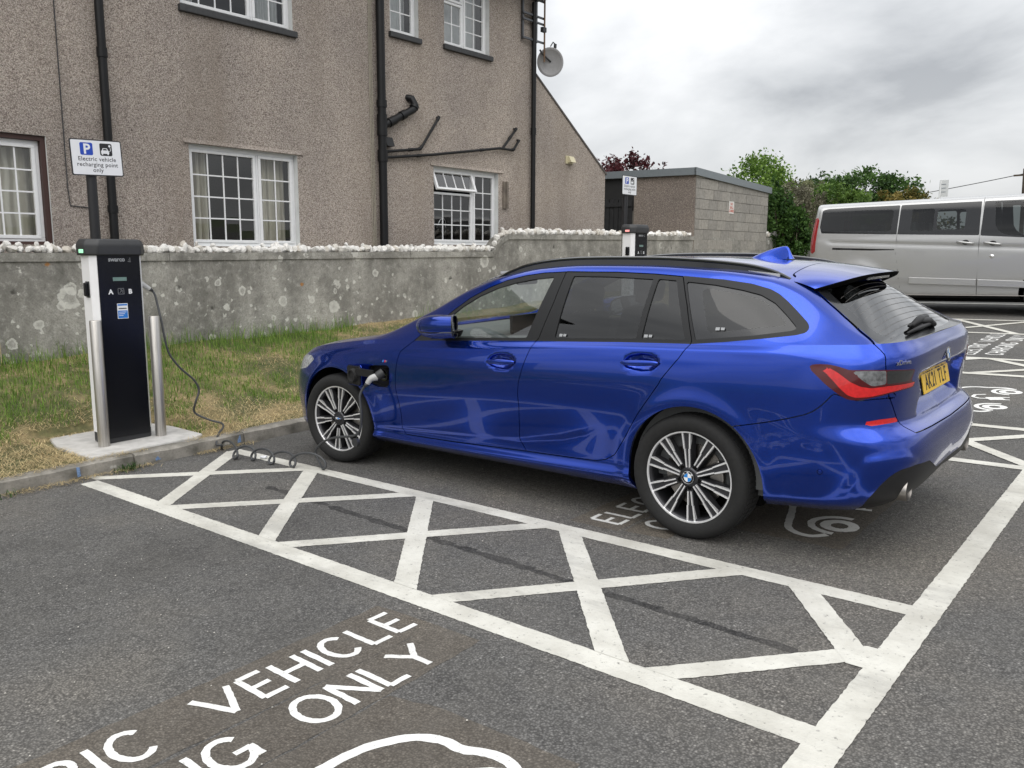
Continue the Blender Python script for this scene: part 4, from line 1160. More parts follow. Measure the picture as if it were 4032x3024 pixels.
cab = empty('charging_cable', (-2.0, -1.2, 0), 'dark grey charging cable looping along the ground from the near post to the blue car', 'cable')
CI = Matrix.Translation((2.0, 1.2, 0))
hang = [(-3.08, -1.365, 1.275), (-3.07, -1.352, 1.235), (-3.05, -1.348, 1.144), (-3.02, -1.346, 1.031), (-3.0, -1.342, .903), (-3.0, -1.318, .772), (-3.0, -1.239, .647), (-3.0, -1.126, .529), (-3.0, -1.087, .435), (-3.0, -1.128, .336), (-3.04, -1.12, .245), (-2.98, -1.03, .175), (-2.90, -.965, .142), (-2.79, -1.02, .125), (-2.66, -1.14, .112), (-2.575, -1.215, .05), (-2.53, -1.20, .05)]
loops = []
c0 = Vector((-2.49, -1.19, 0)); stops = [(-2.181, -1.281), (-2.015, -1.235), (-1.801, -1.218), (-1.579, -1.19), (-1.345, -1.112)]
path = [(-2.56, -1.16)] + stops
for i in range(5):
    a = Vector(path[i]); b = Vector(path[i + 1]); d = b - a; nrm = Vector((-d.y, d.x)).normalized()
    for k in range(12):
        f = math.pi + 2 * math.pi * k / 12        # bottom to bottom, over one arch
        t = k / 12; s_ = t + .33 * math.sin(f) * (.26 / d.length) ** 0
        q = a + d * s_ + nrm * (.022 * math.cos(f * 1.0) * (1 if i % 2 else .6))
        h = .008 + (.092 if i < 4 else .105) * (1 + math.cos(f)) / 2 * (1 if i else .9)
        loops.append((q.x, q.y, h + .002))
tail = [(-1.345, -1.112, .012), (-1.40, -1.09, .03), (-1.47, -1.065, .07), (-1.485, -1.06, .12), (-1.40, -1.05, .19), (-1.27, -1.045, .236), (-1.12, -1.04, .262), (-1.045, -1.04, .282), (-.995, -1.04, .325), (-.975, -1.04, .437), (-.985, -1.035, .55), (-.975, -1.02, .60), (-.945, -1.005, .637)]
pts = spline(hang + loops + tail, 5)
mb = MB(); mb.tube(pts, .0088, 9); mb.build('cord', M_CORD, cab, CI, smooth=True)
def plug(p0, p1, p2):
    """pale handle from p1 to p2 with dark strain relief p0-p1 and a dark head"""
    p0, p1, p2 = Vector(p0), Vector(p1), Vector(p2); d = (p2 - p1).normalized()
    mb = MB(); mb.tube([p0, p0 + (p1 - p0) * .5, p1], [.010, .014, .017], 10); mb.build('strain_relief', M_CAPP, cab, CI, smooth=True)
    mid = (p1 + p2) / 2 + Vector((0, -.008, .012))
    mb = MB(); mb.tube(spline([p1, mid, p2], 6), [.017 + .010 * k / 12 for k in range(13)], 14); mb.build('plug_handle', M_PLUGG, cab, CI, smooth=True, auto=60)
    mb = MB(); mb.tube([p2, p2 + d * .015, p2 + d * .055], [.027, .031, .031], 16); mb.build('plug_head', M_CAPP, cab, CI, smooth=True, auto=40)


plug((-3.08, -1.365, 1.275), (-3.085, -1.385, 1.290), (-3.115, -1.478, 1.354))
plug((-.955, -1.015, .625), (-.94, -1.0, .645), (-.905, -.945, .687))
mb = MB(); mb.lathe([(0, -.012), (.03, -.012), (.03, .012), (0, .014)], 20, 'y', (-1.035, -1.05, .232)); mb.tube([(-1.035, -1.05, .255), (-1.02, -1.045, .29), (-.99, -1.04, .31)], .003, 5); mb.build('dust_cap', M_CAPP, cab, CI, smooth=True, auto=40)
mb = MB(); mb.box(-.03, .02, -.015, .02, 0, .018); tag(bevel(mb.build('paper_scrap', M_SIGNW, None, Matrix.Translation((-2.0, -1.16, .006)) @ Matrix.Rotation(.6, 4, 'Z')), .006), 'crumpled white paper scrap beside the cable loops', 'paper')
# ---------------------------------------------------------------- estate car: body surface
def pc(xs,ys):
    xs=np.array(xs,float);ys=np.array(ys,float);h=np.diff(xs);d=np.diff(ys)/h;m=np.zeros(len(xs))
    for i in range(1,len(xs)-1):
        if d[i-1]*d[i]>0:
            w1=2*h[i]+h[i-1];w2=h[i]+2*h[i-1];m[i]=(w1+w2)/(w1/d[i-1]+w2/d[i])
    m[0]=d[0];m[-1]=d[-1]
    def f(x):
        x=np.clip(np.asarray(x,float),xs[0],xs[-1]);i=np.clip(np.searchsorted(xs,x)-1,0,len(h)-1)
        t=(x-xs[i])/h[i]
        return ((1+2*t)*(1-t)**2*ys[i]+t*(1-t)**2*h[i]*m[i]+t*t*(3-2*t)*ys[i+1]+t*t*(t-1)*h[i]*m[i+1])
    return f
X0F,X0R,LF,LR=-1.55,1.75,1.3,1.3
SF,SR=X0F-LF,X0R+LR
KS=[SF,-2.2,-1.75,-1.43,-1.0,0,1.0,1.43,1.75,2.4,SR]
KZ=[[.20,.20,.20,.20,.20,.20,.20,.20,.24,.27,.30],
[.25,.25,.25,.25,.25,.255,.27,.275,.29,.33,.36],
[.33,.33,.31,.30,.285,.30,.335,.36,.38,.42,.45],
[.42,.42,.38,.36,.345,.385,.45,.47,.48,.51,.53],
[.50,.50,.49,.49,.49,.52,.56,.58,.59,.605,.615],
[.58,.58,.60,.61,.62,.65,.68,.70,.70,.69,.67],
[.64,.65,.70,.73,.76,.79,.82,.84,.84,.84,.87],
[.69,.71,.79,.83,.87,.91,.97,.98,.985,.97,.985],
[.725,.74,.84,.885,.93,.965,1.008,1.02,1.03,1.05,1.05]]
KW=[[.80,.81,.82,.82,.81,.81,.82,.83,.82,.80,.78],
[.86,.87,.885,.89,.885,.885,.89,.89,.885,.87,.86],
[.87,.88,.885,.89,.862,.856,.868,.895,.895,.885,.87],
[.875,.885,.895,.90,.872,.868,.882,.905,.905,.895,.88],
[.88,.89,.90,.905,.89,.888,.90,.912,.91,.90,.885],
[.875,.885,.90,.908,.900,.903,.912,.918,.91,.895,.88],
[.86,.87,.885,.897,.897,.905,.914,.915,.905,.885,.87],
[.83,.84,.86,.875,.882,.885,.89,.89,.885,.86,.84],
[.79,.80,.81,.83,.848,.85,.852,.85,.85,.83,.80]]
XF=[-2.14,-2.18,-2.20,-2.21,-2.215,-2.21,-2.19,-2.16,-2.12]
XR=[2.36,2.43,2.46,2.468,2.45,2.39,2.408,2.422,2.385]
MF,NF,MR,NR=3.6,3.0,5.,4.
ZO=pc([-2.2,-2.12,-2.05,-1.9,-1.6,-1.3,-1.05,-.95,-.6,-.22,0,.5,1.0,1.5,1.80,1.88,2.03,2.385,2.45],
      [.70,.725,.775,.83,.887,.93,.965,1.0,1.2,1.400,1.432,1.455,1.451,1.427,1.399,1.373,1.292,1.054,1.05])
FC=pc([-2.2,-2.0,-1.5,-1.05,-.6,-.25,0,.3,.6,1.0,1.4,1.7,1.87,2.05,2.2,2.3,2.4],
      [.85,.86,.89,.93,.877,.81,.777,.76,.752,.75,.745,.73,.725,.79,.90,.985,1.])
ZC=pc([-2.2,-2.1,-2.0,-1.5,-1.05,-.6,-.25,0,.3,.6,1.0,1.4,1.7,1.87,2.05,2.2,2.3,2.4],
      [.72,.735,.785,.895,.95,1.11,1.267,1.348,1.398,1.414,1.408,1.383,1.34,1.277,1.165,1.09,1.05,1.05])
def corner(n,m,N):
    th=np.linspace(0,np.pi/2,4001);a=np.sin(th)**(2/n);b=np.cos(th)**(2/m)
    L=np.concatenate([[0],np.cumsum(np.hypot(np.diff(a)*.66,np.diff(b)*.88))]);L/=L[-1]
    u=np.linspace(0,1,N);t=np.interp(u,L,th);return np.sin(t)**(2/n),np.clip(np.cos(t),0,1)**(2/m),u
def build(ds=.015,nlow=64,nside=34,nroof=46):
    nc=int(1.35/ds); aF,bF,uF=corner(NF,MF,nc); aR,bR,uR=corner(NR,MR,nc); ns=int((X0R-X0F)/ds)
    s=np.concatenate([(X0F-uF*LF)[::-1][:-1],np.linspace(X0F,X0R,ns),(X0R+uR*LR)[1:]])
    Ns=len(s); t=np.linspace(0,1,nlow); low=np.zeros((Ns,nlow,3))
    rows=np.linspace(0,1,9); kz=np.array([pc(KS,r)(s) for r in KZ]); kw=np.array([pc(KS,r)(s) for r in KW])
    fx=pc(rows,XF)(t); rx=pc(rows,XR)(t)
    for i in range(Ns):
        # even arc spacing in t
        z=pc(rows,kz[:,i])(t); w=pc(rows,kw[:,i])(t)
        gk=np.exp(-.5*(np.arange(-9,10)/2.6)**2); gk/=gk.sum(); wp=np.concatenate([2*w[0]-w[9:0:-1],w,2*w[-1]-w[-2:-11:-1]]); w=np.convolve(wp,gk,'valid')
        if s[i]<X0F:
            k=nc-1-i; x=X0F+(fx-X0F)*aF[k]; w=w*bF[k]
        elif s[i]>X0R:
            k=i-(Ns-nc); x=X0R+(rx-X0R)*aR[k]; w=w*bR[k]
        else: x=np.full(nlow,s[i])
        for cx,cz in((-1.425,.33),(1.445,.328)):
            d=np.hypot(x-cx,z-cz); w=w+(.008*np.exp(-((d-.40)/.05)**2))*(abs(s[i]-cx)<.62)
        low[i]=np.stack([x,w,z],-1)
    nv=nside+nroof; cap=np.zeros((Ns,nv,3)); 
    for i in range(Ns):
        x,wB,zB=low[i,-1]; wc=wB*FC(x); zo=float(ZO(x)); zc=float(ZC(x)); zo=max(zo,zB+.001*wB); zc=min(max(zc,zB),zo)
        q=np.linspace(0,1,60); bul=.018*np.clip((zc-zB)/.35,0,1)
        sw=wB+(wc-wB)*q+bul*4*q*(1-q); sz=zB+(zc-zB)*q
        q2=np.linspace(0,1,90)[1:]; rw=wc*(1-q2); rz=zc+(zo-zc)*(1-(rw/max(wc,1e-6))**2.3)
        W_=np.concatenate([sw,rw]);Z_=np.concatenate([sz,rz])
        L=np.concatenate([[0],np.cumsum(np.hypot(np.diff(W_),np.diff(Z_)))]); tot=L[-1]
        if tot<1e-5: cap[i]=low[i,-1]; continue
        lc=L[59]; M=240; u=np.linspace(0,tot,M); W2=np.interp(u,L,W_);Z2=np.interp(u,L,Z_)
        sg=min(.018,tot*.05)/(tot/M); k=np.arange(-int(3*sg)-1,int(3*sg)+2); g=np.exp(-.5*(k/sg)**2);g/=g.sum()
        pad=len(k)//2
        Wp=np.concatenate([2*W2[0]-W2[pad:0:-1],W2,-W2[-2:-pad-2:-1]]);Zp=np.concatenate([2*Z2[0]-Z2[pad:0:-1],Z2,Z2[-2:-pad-2:-1]])
        W3=np.convolve(Wp,g,'valid');Z3=np.convolve(Zp,g,'valid')
        uu=np.concatenate([np.linspace(0,lc,nside+1)[:-1],np.linspace(lc,tot,nroof)])
        cap[i,:,0]=x;cap[i,:,1]=np.interp(uu,u,W3);cap[i,:,2]=np.interp(uu,u,Z3);cap[i,-1,1]=0
        cap[i,0]=low[i,-1]
    # smooth cap lengthwise a little
    P=np.concatenate([low,cap[:,1:]],1); return s,P,nlow
def tomesh(s,P):
    Ns,Nt,_=P.shape; V=P.reshape(-1,3).copy(); V[:,1]*=-1  # left side is -y
    Sa=np.repeat(s,Nt); idx=np.arange(Ns*Nt).reshape(Ns,Nt)
    a=idx[:-1,:-1].ravel();b=idx[1:,:-1].ravel();c=idx[1:,1:].ravel();d=idx[:-1,1:].ravel()
    T=np.concatenate([np.stack([a,b,c],1),np.stack([a,c,d],1)])
    return V,Sa,T

# panel outlines on the unrolled flank (distance along the car, height)
POLY = {
    'dlo': [(-0.618, 0.94), (-0.619, 0.94), (-0.431, 0.95), (-0.06, 0.966), (0.415, 0.987), (0.674, 0.996), (0.984, 1.008), (1.417, 1.019), (1.422, 1.019), (1.599, 1.037), (1.782, 1.06), (1.938, 1.082), (1.978, 1.094), (1.984, 1.114), (1.969, 1.135), (1.907, 1.184), (1.85, 1.229), (1.798, 1.266), (1.749, 1.29), (1.652, 1.316), (1.505, 1.337), (1.277, 1.356), (1.268, 1.355), (1.101, 1.368), (0.865, 1.379), (0.506, 1.386), (0.503, 1.383), (0.34, 1.377), (0.202, 1.361), (0.061, 1.334), (-0.075, 1.286), (-0.21, 1.223), (-0.338, 1.137), (-0.453, 1.039), (-0.561, 0.982)],
    'glass_front': [(-0.315, 1.119), (-0.249, 1.169), (-0.13, 1.234), (0.007, 1.285), (0.147, 1.319), (0.286, 1.34), (0.432, 1.352), (0.341, 1.002), (0.043, 0.989), (-0.295, 0.974)],
    'glass_rear': [(0.569, 1.357), (0.814, 1.354), (1.104, 1.34), (1.089, 1.031), (0.799, 1.02), (0.547, 1.011)],
    'glass_fixed': [(1.134, 1.341), (1.244, 1.333), (1.381, 1.038), (1.123, 1.031)],
    'glass_quarter': [(1.302, 1.328), (1.467, 1.311), (1.617, 1.286), (1.716, 1.263), (1.792, 1.226), (1.864, 1.17), (1.927, 1.117), (1.925, 1.107), (1.914, 1.101), (1.733, 1.073), (1.436, 1.041)],
    'quarter_inner': [(1.408, 1.271), (1.41, 1.29), (1.427, 1.297), (1.525, 1.283), (1.624, 1.266), (1.703, 1.249), (1.749, 1.229), (1.793, 1.198), (1.833, 1.167), (1.872, 1.138), (1.872, 1.128), (1.86, 1.125), (1.722, 1.108), (1.586, 1.088), (1.504, 1.08), (1.495, 1.087), (1.45, 1.181)],
    'door_front': [(-0.565, 0.981), (-0.631, 0.926), (-0.725, 0.86), (-0.749, 0.794), (-0.764, 0.718), (-0.771, 0.617), (-0.753, 0.522), (-0.743, 0.432), (-0.753, 0.346), (-0.756, 0.33), (-0.729, 0.291), (-0.292, 0.295), (0.332, 0.316), (0.287, 0.379), (0.313, 0.599), (0.31, 0.675), (0.321, 0.745), (0.356, 0.846), (0.393, 0.938), (0.415, 0.986), (0.432, 1.001), (0.482, 1.201), (0.506, 1.382), (0.34, 1.376), (0.202, 1.36), (0.062, 1.332), (-0.075, 1.285), (-0.21, 1.222), (-0.338, 1.135), (-0.452, 1.038)],
    'door_rear': [(0.332, 0.316), (0.287, 0.379), (0.313, 0.599), (0.31, 0.675), (0.321, 0.745), (0.356, 0.846), (0.393, 0.938), (0.415, 0.986), (0.432, 1.001), (0.482, 1.201), (0.506, 1.382), (0.865, 1.378), (1.101, 1.367), (1.273, 1.353), (1.346, 1.207), (1.42, 1.034), (1.416, 1.019), (1.417, 1.019), (1.375, 0.951), (1.278, 0.832), (1.269, 0.812), (1.137, 0.631), (1.057, 0.505), (0.97, 0.385), (0.912, 0.35), (0.847, 0.332), (0.702, 0.326)],
    'lamp': [(2.014, 0.947), (2.019, 0.954), (2.031, 0.96), (2.061, 0.962), (2.097, 0.961), (2.137, 0.952), (2.173, 0.939), (2.252, 0.939), (2.327, 0.936), (2.409, 0.931), (2.529, 0.921), (2.517, 0.894), (2.512, 0.869), (2.556, 0.859), (2.56, 0.85), (2.548, 0.836), (2.439, 0.833), (2.376, 0.827), (2.274, 0.81), (2.238, 0.804), (2.203, 0.802), (2.176, 0.81), (2.144, 0.83), (2.088, 0.873), (2.024, 0.933)],
    'lamp_clear': [(2.185, 0.934), (2.253, 0.935), (2.327, 0.932), (2.341, 0.872), (2.279, 0.864), (2.249, 0.881), (2.217, 0.905)],
    'lamp_dark': [(2.33, 0.932), (2.41, 0.927), (2.518, 0.918), (2.507, 0.889), (2.497, 0.871), (2.411, 0.87), (2.345, 0.87)],
    'lamp_red': [(2.054, 0.942), (2.099, 0.945), (2.131, 0.927), (2.186, 0.885), (2.229, 0.864), (2.272, 0.856), (2.354, 0.861), (2.551, 0.859), (2.554, 0.851), (2.535, 0.84), (2.437, 0.838), (2.367, 0.832), (2.273, 0.817), (2.216, 0.814), (2.184, 0.825), (2.15, 0.855), (2.115, 0.893), (2.078, 0.929)],
    'reflector': [(2.261, 0.7), (2.34, 0.708), (2.443, 0.706), (2.461, 0.684), (2.362, 0.684), (2.295, 0.681)],
    'bumper_line': [(1.669, 0.632), (1.763, 0.652), (1.853, 0.674), (1.942, 0.699), (2.019, 0.725), (2.056, 0.745), (2.084, 0.771), (2.111, 0.805), (2.126, 0.831)],
    'tailgate_line': [(1.786, 1.355), (1.854, 1.319), (1.914, 1.283), (2.005, 1.219), (2.096, 1.158), (2.191, 1.1), (2.29, 1.048), (2.308, 1.023), (2.319, 1.002), (2.32, 0.966), (2.327, 0.936), (2.327, 0.936), (2.344, 0.869), (2.373, 0.809), (2.41, 0.758), (2.452, 0.698), (2.486, 0.659), (2.531, 0.624)],
    'wing': [(2.169, 0.395), (2.195, 0.459), (2.221, 0.514), (2.237, 0.532), (2.32, 0.547), (2.405, 0.549)],
    'diffuser': [(2.251, 0.34), (2.272, 0.379), (2.292, 0.416), (2.322, 0.451), (2.35, 0.469), (2.382, 0.48), (2.485, 0.484), (2.64, 0.472), (2.797, 0.403)],
    'flap': [(-1.043, 0.736), (-1.023, 0.754), (-0.851, 0.765), (-0.826, 0.751), (-0.833, 0.63), (-0.86, 0.612), (-0.955, 0.607), (-1.03, 0.627), (-1.056, 0.658)],
    'handle_f': [(0.06, 0.851), (0.083, 0.88), (0.125, 0.901), (0.168, 0.908), (0.22, 0.908), (0.266, 0.894), (0.292, 0.869), (0.282, 0.844), (0.243, 0.819), (0.193, 0.81), (0.133, 0.814), (0.088, 0.831)],
    'handle_r': [(1.031, 0.908), (1.054, 0.936), (1.092, 0.955), (1.147, 0.964), (1.203, 0.962), (1.243, 0.95), (1.266, 0.926), (1.256, 0.901), (1.217, 0.877), (1.162, 0.868), (1.099, 0.872), (1.053, 0.888)],
}
def chaikin(p, it=2, closed=True):
    p = np.array(p, float)
    if closed:                      # keep corners tight: long edges get points near both ends first
        o = []
        for a, b in zip(p, np.roll(p, -1, 0)):
            L = np.hypot(*(b - a)); o.append(a)
            if L > .04: o += [a + (b - a) * .012 / L, b - (b - a) * .012 / L]
        p = np.array(o)
    for _ in range(it):
        q = np.roll(p, -1, 0) if closed else p[1:]
        a = p if closed else p[:-1]
        r = np.empty((2 * len(a), 2)); r[0::2] = .75 * a + .25 * q; r[1::2] = .25 * a + .75 * q
        p = r if closed else np.concatenate([p[:1], r, p[-1:]])
    return p


def psdf(P, poly, far=.3):
    """signed distance to a closed outline, negative inside"""
    poly = np.asarray(poly, float); lo = poly.min(0) - far; hi = poly.max(0) + far
    out = np.full(len(P), far)
    m = np.all((P > lo) & (P < hi), 1); Q = P[m]
    if not len(Q): return out
    a = poly; b = np.roll(poly, -1, 0); best = np.full(len(Q), 1e9); ins = np.zeros(len(Q), bool)
    for i in range(len(a)):
        d = b[i] - a[i]; q = Q - a[i]; L = d @ d
        if L < 1e-14: continue
        t = np.clip(q @ d / L, 0, 1); best = np.minimum(best, ((q - t[:, None] * d) ** 2).sum(1))
        c = (a[i, 1] > Q[:, 1]) != (b[i, 1] > Q[:, 1])
        if d[1] != 0: ins ^= c & (Q[:, 0] < d[0] * (Q[:, 1] - a[i, 1]) / d[1] + a[i, 0])
    out[m] = np.where(ins, -1, 1) * np.sqrt(best)
    return out


class Surf:
    """half a body shell (left side, y<=0) that can be cut along level sets"""
    def __init__(s, V, Nn, A, T): s.V, s.N, s.A, s.T = V, Nn, A, T     # A: columns s, row

    def cut(s, f, only=None):
        f = np.where(np.abs(f) < 1e-5, 1e-5, f); sg = f > 0; t = s.T; k = sg[t].sum(1); mixed = (k == 1) | (k == 2)
        if only is not None: mixed &= only
        if not mixed.any(): return
        tm = t[mixed]; km = k[mixed]; st = sg[tm]
        lone = np.where(km == 1, st.argmax(1), (~st).argmax(1)); r = np.arange(len(tm))
        a = tm[r, lone]; b = tm[r, (lone + 1) % 3]; c = tm[r, (lone + 2) % 3]
        E = np.concatenate([np.stack([a, b], 1), np.stack([a, c], 1)]); Es = np.sort(E, 1)
        u, inv = np.unique(Es, axis=0, return_inverse=True); inv = inv.ravel()
        w = (f[u[:, 0]] / (f[u[:, 0]] - f[u[:, 1]]))[:, None]
        base = len(s.V)
        s.V = np.concatenate([s.V, s.V[u[:, 0]] * (1 - w) + s.V[u[:, 1]] * w])
        nn = s.N[u[:, 0]] * (1 - w) + s.N[u[:, 1]] * w
        s.N = np.concatenate([s.N, nn / np.linalg.norm(nn, axis=1, keepdims=True)])
        s.A = np.concatenate([s.A, s.A[u[:, 0]] * (1 - w) + s.A[u[:, 1]] * w])
        n = len(tm); e1 = base + inv[:n]; e2 = base + inv[n:]
        new = np.concatenate([np.stack([a, e1, e2], 1), np.stack([e1, b, c], 1), np.stack([e1, c, e2], 1)])
        s.T = np.concatenate([t[~mixed], new])

    def sz(s): return np.stack([s.A[:, 0], s.V[:, 2]], 1)
    def xw(s): return np.stack([s.V[:, 0], -s.V[:, 1]], 1)
    def cen(s, f): return f[s.T].mean(1)

    def part(s, name, mask, mat, parent, side='L', skirt=0.014, off=0.0, mats=None):
        T = s.T[mask]
        if not len(T): return None
        u, inv = np.unique(T, return_inverse=True); T = inv.reshape(-1, 3); V = s.V[u] + s.N[u] * off; Nn = s.N[u].copy()
        if skirt > 0:
            E = np.concatenate([T[:, [0, 1]], T[:, [1, 2]], T[:, [2, 0]]]); Es = np.sort(E, 1)
            _, ii, cnt = np.unique(Es, axis=0, return_index=True, return_counts=True)
            be = E[ii[cnt == 1]]; be = be[~((np.abs(V[be[:, 0], 1]) < 1e-6) & (np.abs(V[be[:, 1], 1]) < 1e-6))]
            ub, ib = np.unique(be, return_inverse=True); ib = ib.reshape(-1, 2); n = len(V); m = len(ub)
            V = np.concatenate([V, V[ub], V[ub] - Nn[ub] * skirt]); Nn = np.concatenate([Nn, np.zeros((2 * m, 3))])
            i, j = ib[:, 0], ib[:, 1]
            q = np.concatenate([np.stack([n + j, n + i, n + m + i], 1), np.stack([n + j, n + m + i, n + m + j], 1)])
            T = np.concatenate([T, q])
        def flip(V, Nn, T):
            f = np.array([1, -1, 1]); return V * f, Nn * f, T[:, ::-1]
        if side == 'R': V, Nn, T = flip(V, Nn, T)
        if side == 'C':
            V2, N2, T2 = flip(V, Nn, T); T = np.concatenate([T, T2 + len(V)]); V = np.concatenate([V, V2]); Nn = np.concatenate([Nn, N2])
        me = bpy.data.meshes.new(name)
        me.vertices.add(len(V)); me.vertices.foreach_set('co', V.astype(np.float32).ravel())
        me.loops.add(3 * len(T)); me.loops.foreach_set('vertex_index', T.astype(np.int32).ravel())
        me.polygons.add(len(T)); me.polygons.foreach_set('loop_start', np.arange(0, 3 * len(T), 3, dtype=np.int32))
        me.update(calc_edges=True); me.validate()
        me.polygons.foreach_set('use_smooth', np.ones(len(me.polygons), bool))
        if len(me.vertices) == len(Nn): me.normals_split_custom_set_from_vertices([tuple(a) for a in Nn])
        me.materials.append(mat)
        me.update()
        return link(name, me, parent)


def grid_normals(P):
    du = np.gradient(P, axis=0); dv = np.gradient(P, axis=1); n = np.cross(du, dv)
    L = np.linalg.norm(n, axis=2, keepdims=True); n = n / np.maximum(L, 1e-12)
    bad = (L[..., 0] < 1e-10)
    n[bad] = (1, 0, 0)
    # outward for a shell whose width axis is mirrored
    return n


# car paint and trims
def car_paint(name, base, dark, metal=.55, rough=.28):
    m = N(name)
    fl = m.noise(2600, detail=1)
    m.set(Base_Color=m.mix(m.ramp(fl.outputs[0], [(.35, 0.0), (.65, 1.0)]), dark, base), Metallic=metal, Roughness=rough)
    m.b.inputs['Coat Weight'].default_value = 1.0
    m.b.inputs['Coat Roughness'].default_value = 0.015
    m.b.inputs['Coat IOR'].default_value = 1.48
    return m.mat


M_PAINT = car_paint('metallic_blue_paint', (0.006, 0.057, 0.475), (0.004, 0.038, 0.34), metal=.92, rough=.2)
M_TRIM = plain('satin_black_trim', (0.011, 0.0115, 0.0125), rough=.5, spec=.35)
M_GLOSSBLK = plain('gloss_black_plastic', (0.008, 0.008, 0.009), rough=.06, coat=.6)
M_RUBBER = plain('dark_rubber', (0.011, 0.011, 0.011), rough=.85, vscale=60, var=.2)
M_PLASTIC = plain('grained_black_plastic', (0.014, 0.014, 0.015), rough=.5, spec=.3)
M_UNDER = plain('underbody_black', (0.006, 0.006, 0.006), rough=.95, spec=.05)
M_ALLOY = plain('machined_alloy', (0.92, 0.92, 0.93), rough=.42, metal=.7)
M_ALLOYD = plain('dark_grey_alloy', (0.05, 0.05, 0.055), rough=.35, metal=.6)
M_STEEL = plain('brake_steel', (0.35, 0.33, 0.31), rough=.35, metal=1.0)
M_CHROME = plain('chrome', (0.8, 0.8, 0.81), rough=.08, metal=1.0)
M_GLASSF = glass('clear_car_glass', (0.84, 0.89, 0.87), refl=1.7)
M_GLASST = glass('privacy_glass', (0.11, 0.115, 0.12), refl=1.1)
M_GLASSR = glass('rear_screen_glass', (0.20, 0.21, 0.21), refl=1.3)
M_FRIT = plain('black_glass_band', (0.013, 0.0135, 0.015), rough=.15, coat=.2)
M_REDL = plain('bright_red_lens', (0.55, 0.012, 0.014), rough=.12, coat=1.0, var=.15, vscale=60)
M_REDD = plain('dark_red_lens', (0.07, 0.003, 0.005), rough=.08, coat=.5)
M_CLEARL = plain('clear_lens', (0.32, 0.33, 0.34), rough=.12, coat=1.0, var=.5, vscale=45)
M_CLEARD = plain('smoky_clear_lens', (0.13, 0.135, 0.14), rough=.1, coat=1.0, var=.6, vscale=40)  # smoky tint of the clear section in the tail lamp
M_SMOKE = plain('smoked_lens', (0.02, 0.021, 0.022), rough=.06, coat=1.0)
M_CABIN = plain('cabin_grey', (0.13, 0.135, 0.135), rough=.7)
M_CABINL = plain('cabin_pale_lining', (0.45, 0.45, 0.43), rough=.8)
M_SEAT = plain('seat_leather', (0.02, 0.02, 0.021), rough=.5)

car = empty('estate_car', (0, 0, 0), 'blue estate car parked in a charging bay with the cable plugged into its front wing', 'car')
_s, _P, _nl = build()
# soft door creases and pressed-in handle dishes, done on the grid before cutting
POLYS = {k: chaikin(v, 2) for k, v in POLY.items() if k not in ('bumper_line', 'tailgate_line', 'wing', 'diffuser')}
_flat = _P.reshape(-1, 3); _sa = np.repeat(_s, _P.shape[1]); _szg = np.stack([_sa, _flat[:, 2]], 1)


def sstep(a, b, x):
    t = np.clip((x - a) / (b - a), 0, 1); return t * t * (3 - 2 * t)


_disp = np.zeros(len(_flat))
for h in ('handle_f', 'handle_r'):
    d = psdf(_szg, POLYS[h]); _disp -= .032 * sstep(.002, -.028, d)
wingp = chaikin([(2.165, .395), (2.19, .459), (2.217, .514), (2.232, .535), (2.32, .552), (2.41, .552), (2.50, .50), (2.38, .47), (2.28, .40), (2.25, .335), (2.2, .33)], 1)
d = psdf(_szg, wingp); _disp += .007 * sstep(.02, -.02, d)
# pressed creases: shoulder line under the windows and the rocker line low on the doors
for xs_, zs_, amp, fall in (((-.9, -.659, -.078, .4, .946, 1.265, 1.572, 2.0), (.858, .872, .912, .94, .968, .977, .982, .984), .005, .05), ((-1.1, -.98, -.16, .277, .609, .784, .95), (.305, .314, .355, .377, .437, .49, .58), .006, .05)):
    d = _szg[:, 1] - np.interp(_szg[:, 0], xs_, zs_); fade = sstep(xs_[0], xs_[0] + .25, _szg[:, 0]) * sstep(xs_[-1], xs_[-1] - .25, _szg[:, 0])
    _disp -= amp * sstep(.016, -.016, d) * np.exp(-np.maximum(0, -d) / fall) * fade * (np.abs(d) < .3)
# recess for the number plate between the tail lamps
d = psdf(_szg, chaikin([(2.59, .893), (3.6, .893), (3.6, .67), (2.66, .69), (2.68, .80)], 1)); _disp -= .048 * sstep(.012, -.05, d)
def outward(P):
    n = grid_normals(P).reshape(-1, 3); p = P.reshape(-1, 3)
    core = np.stack([np.clip(p[:, 0], -1.6, 1.7), np.zeros(len(p)), np.full(len(p), .62)], 1)
    n *= np.where(((p - core) * n).sum(1) < 0, -1.0, 1.0)[:, None]
    n[p[:, 1] < 1e-9, 1] = 0
    return n / np.maximum(np.linalg.norm(n, axis=1, keepdims=True), 1e-9)


_P = (_flat + outward(_P) * _disp[:, None]).reshape(_P.shape)
_P[:, -1, 1] = 0
_V, _S, _T = tomesh(_s, _P)
_Nf = outward(_P) * np.array([1, -1, 1])
_fn = np.cross(_V[_T[:, 1]] - _V[_T[:, 0]], _V[_T[:, 2]] - _V[_T[:, 0]])
_ar = np.linalg.norm(_fn, axis=1)
_T = _T[_ar > 1e-10]; _fn = _fn[_ar > 1e-10]
_fl = (_fn * _Nf[_T].sum(1)).sum(1) < 0
_T[_fl] = _T[_fl][:, ::-1]
_rows = np.tile(np.arange(_P.shape[1], dtype=float), len(_s))
B = Surf(_V, _Nf, np.stack([_S, _rows], 1), _T)

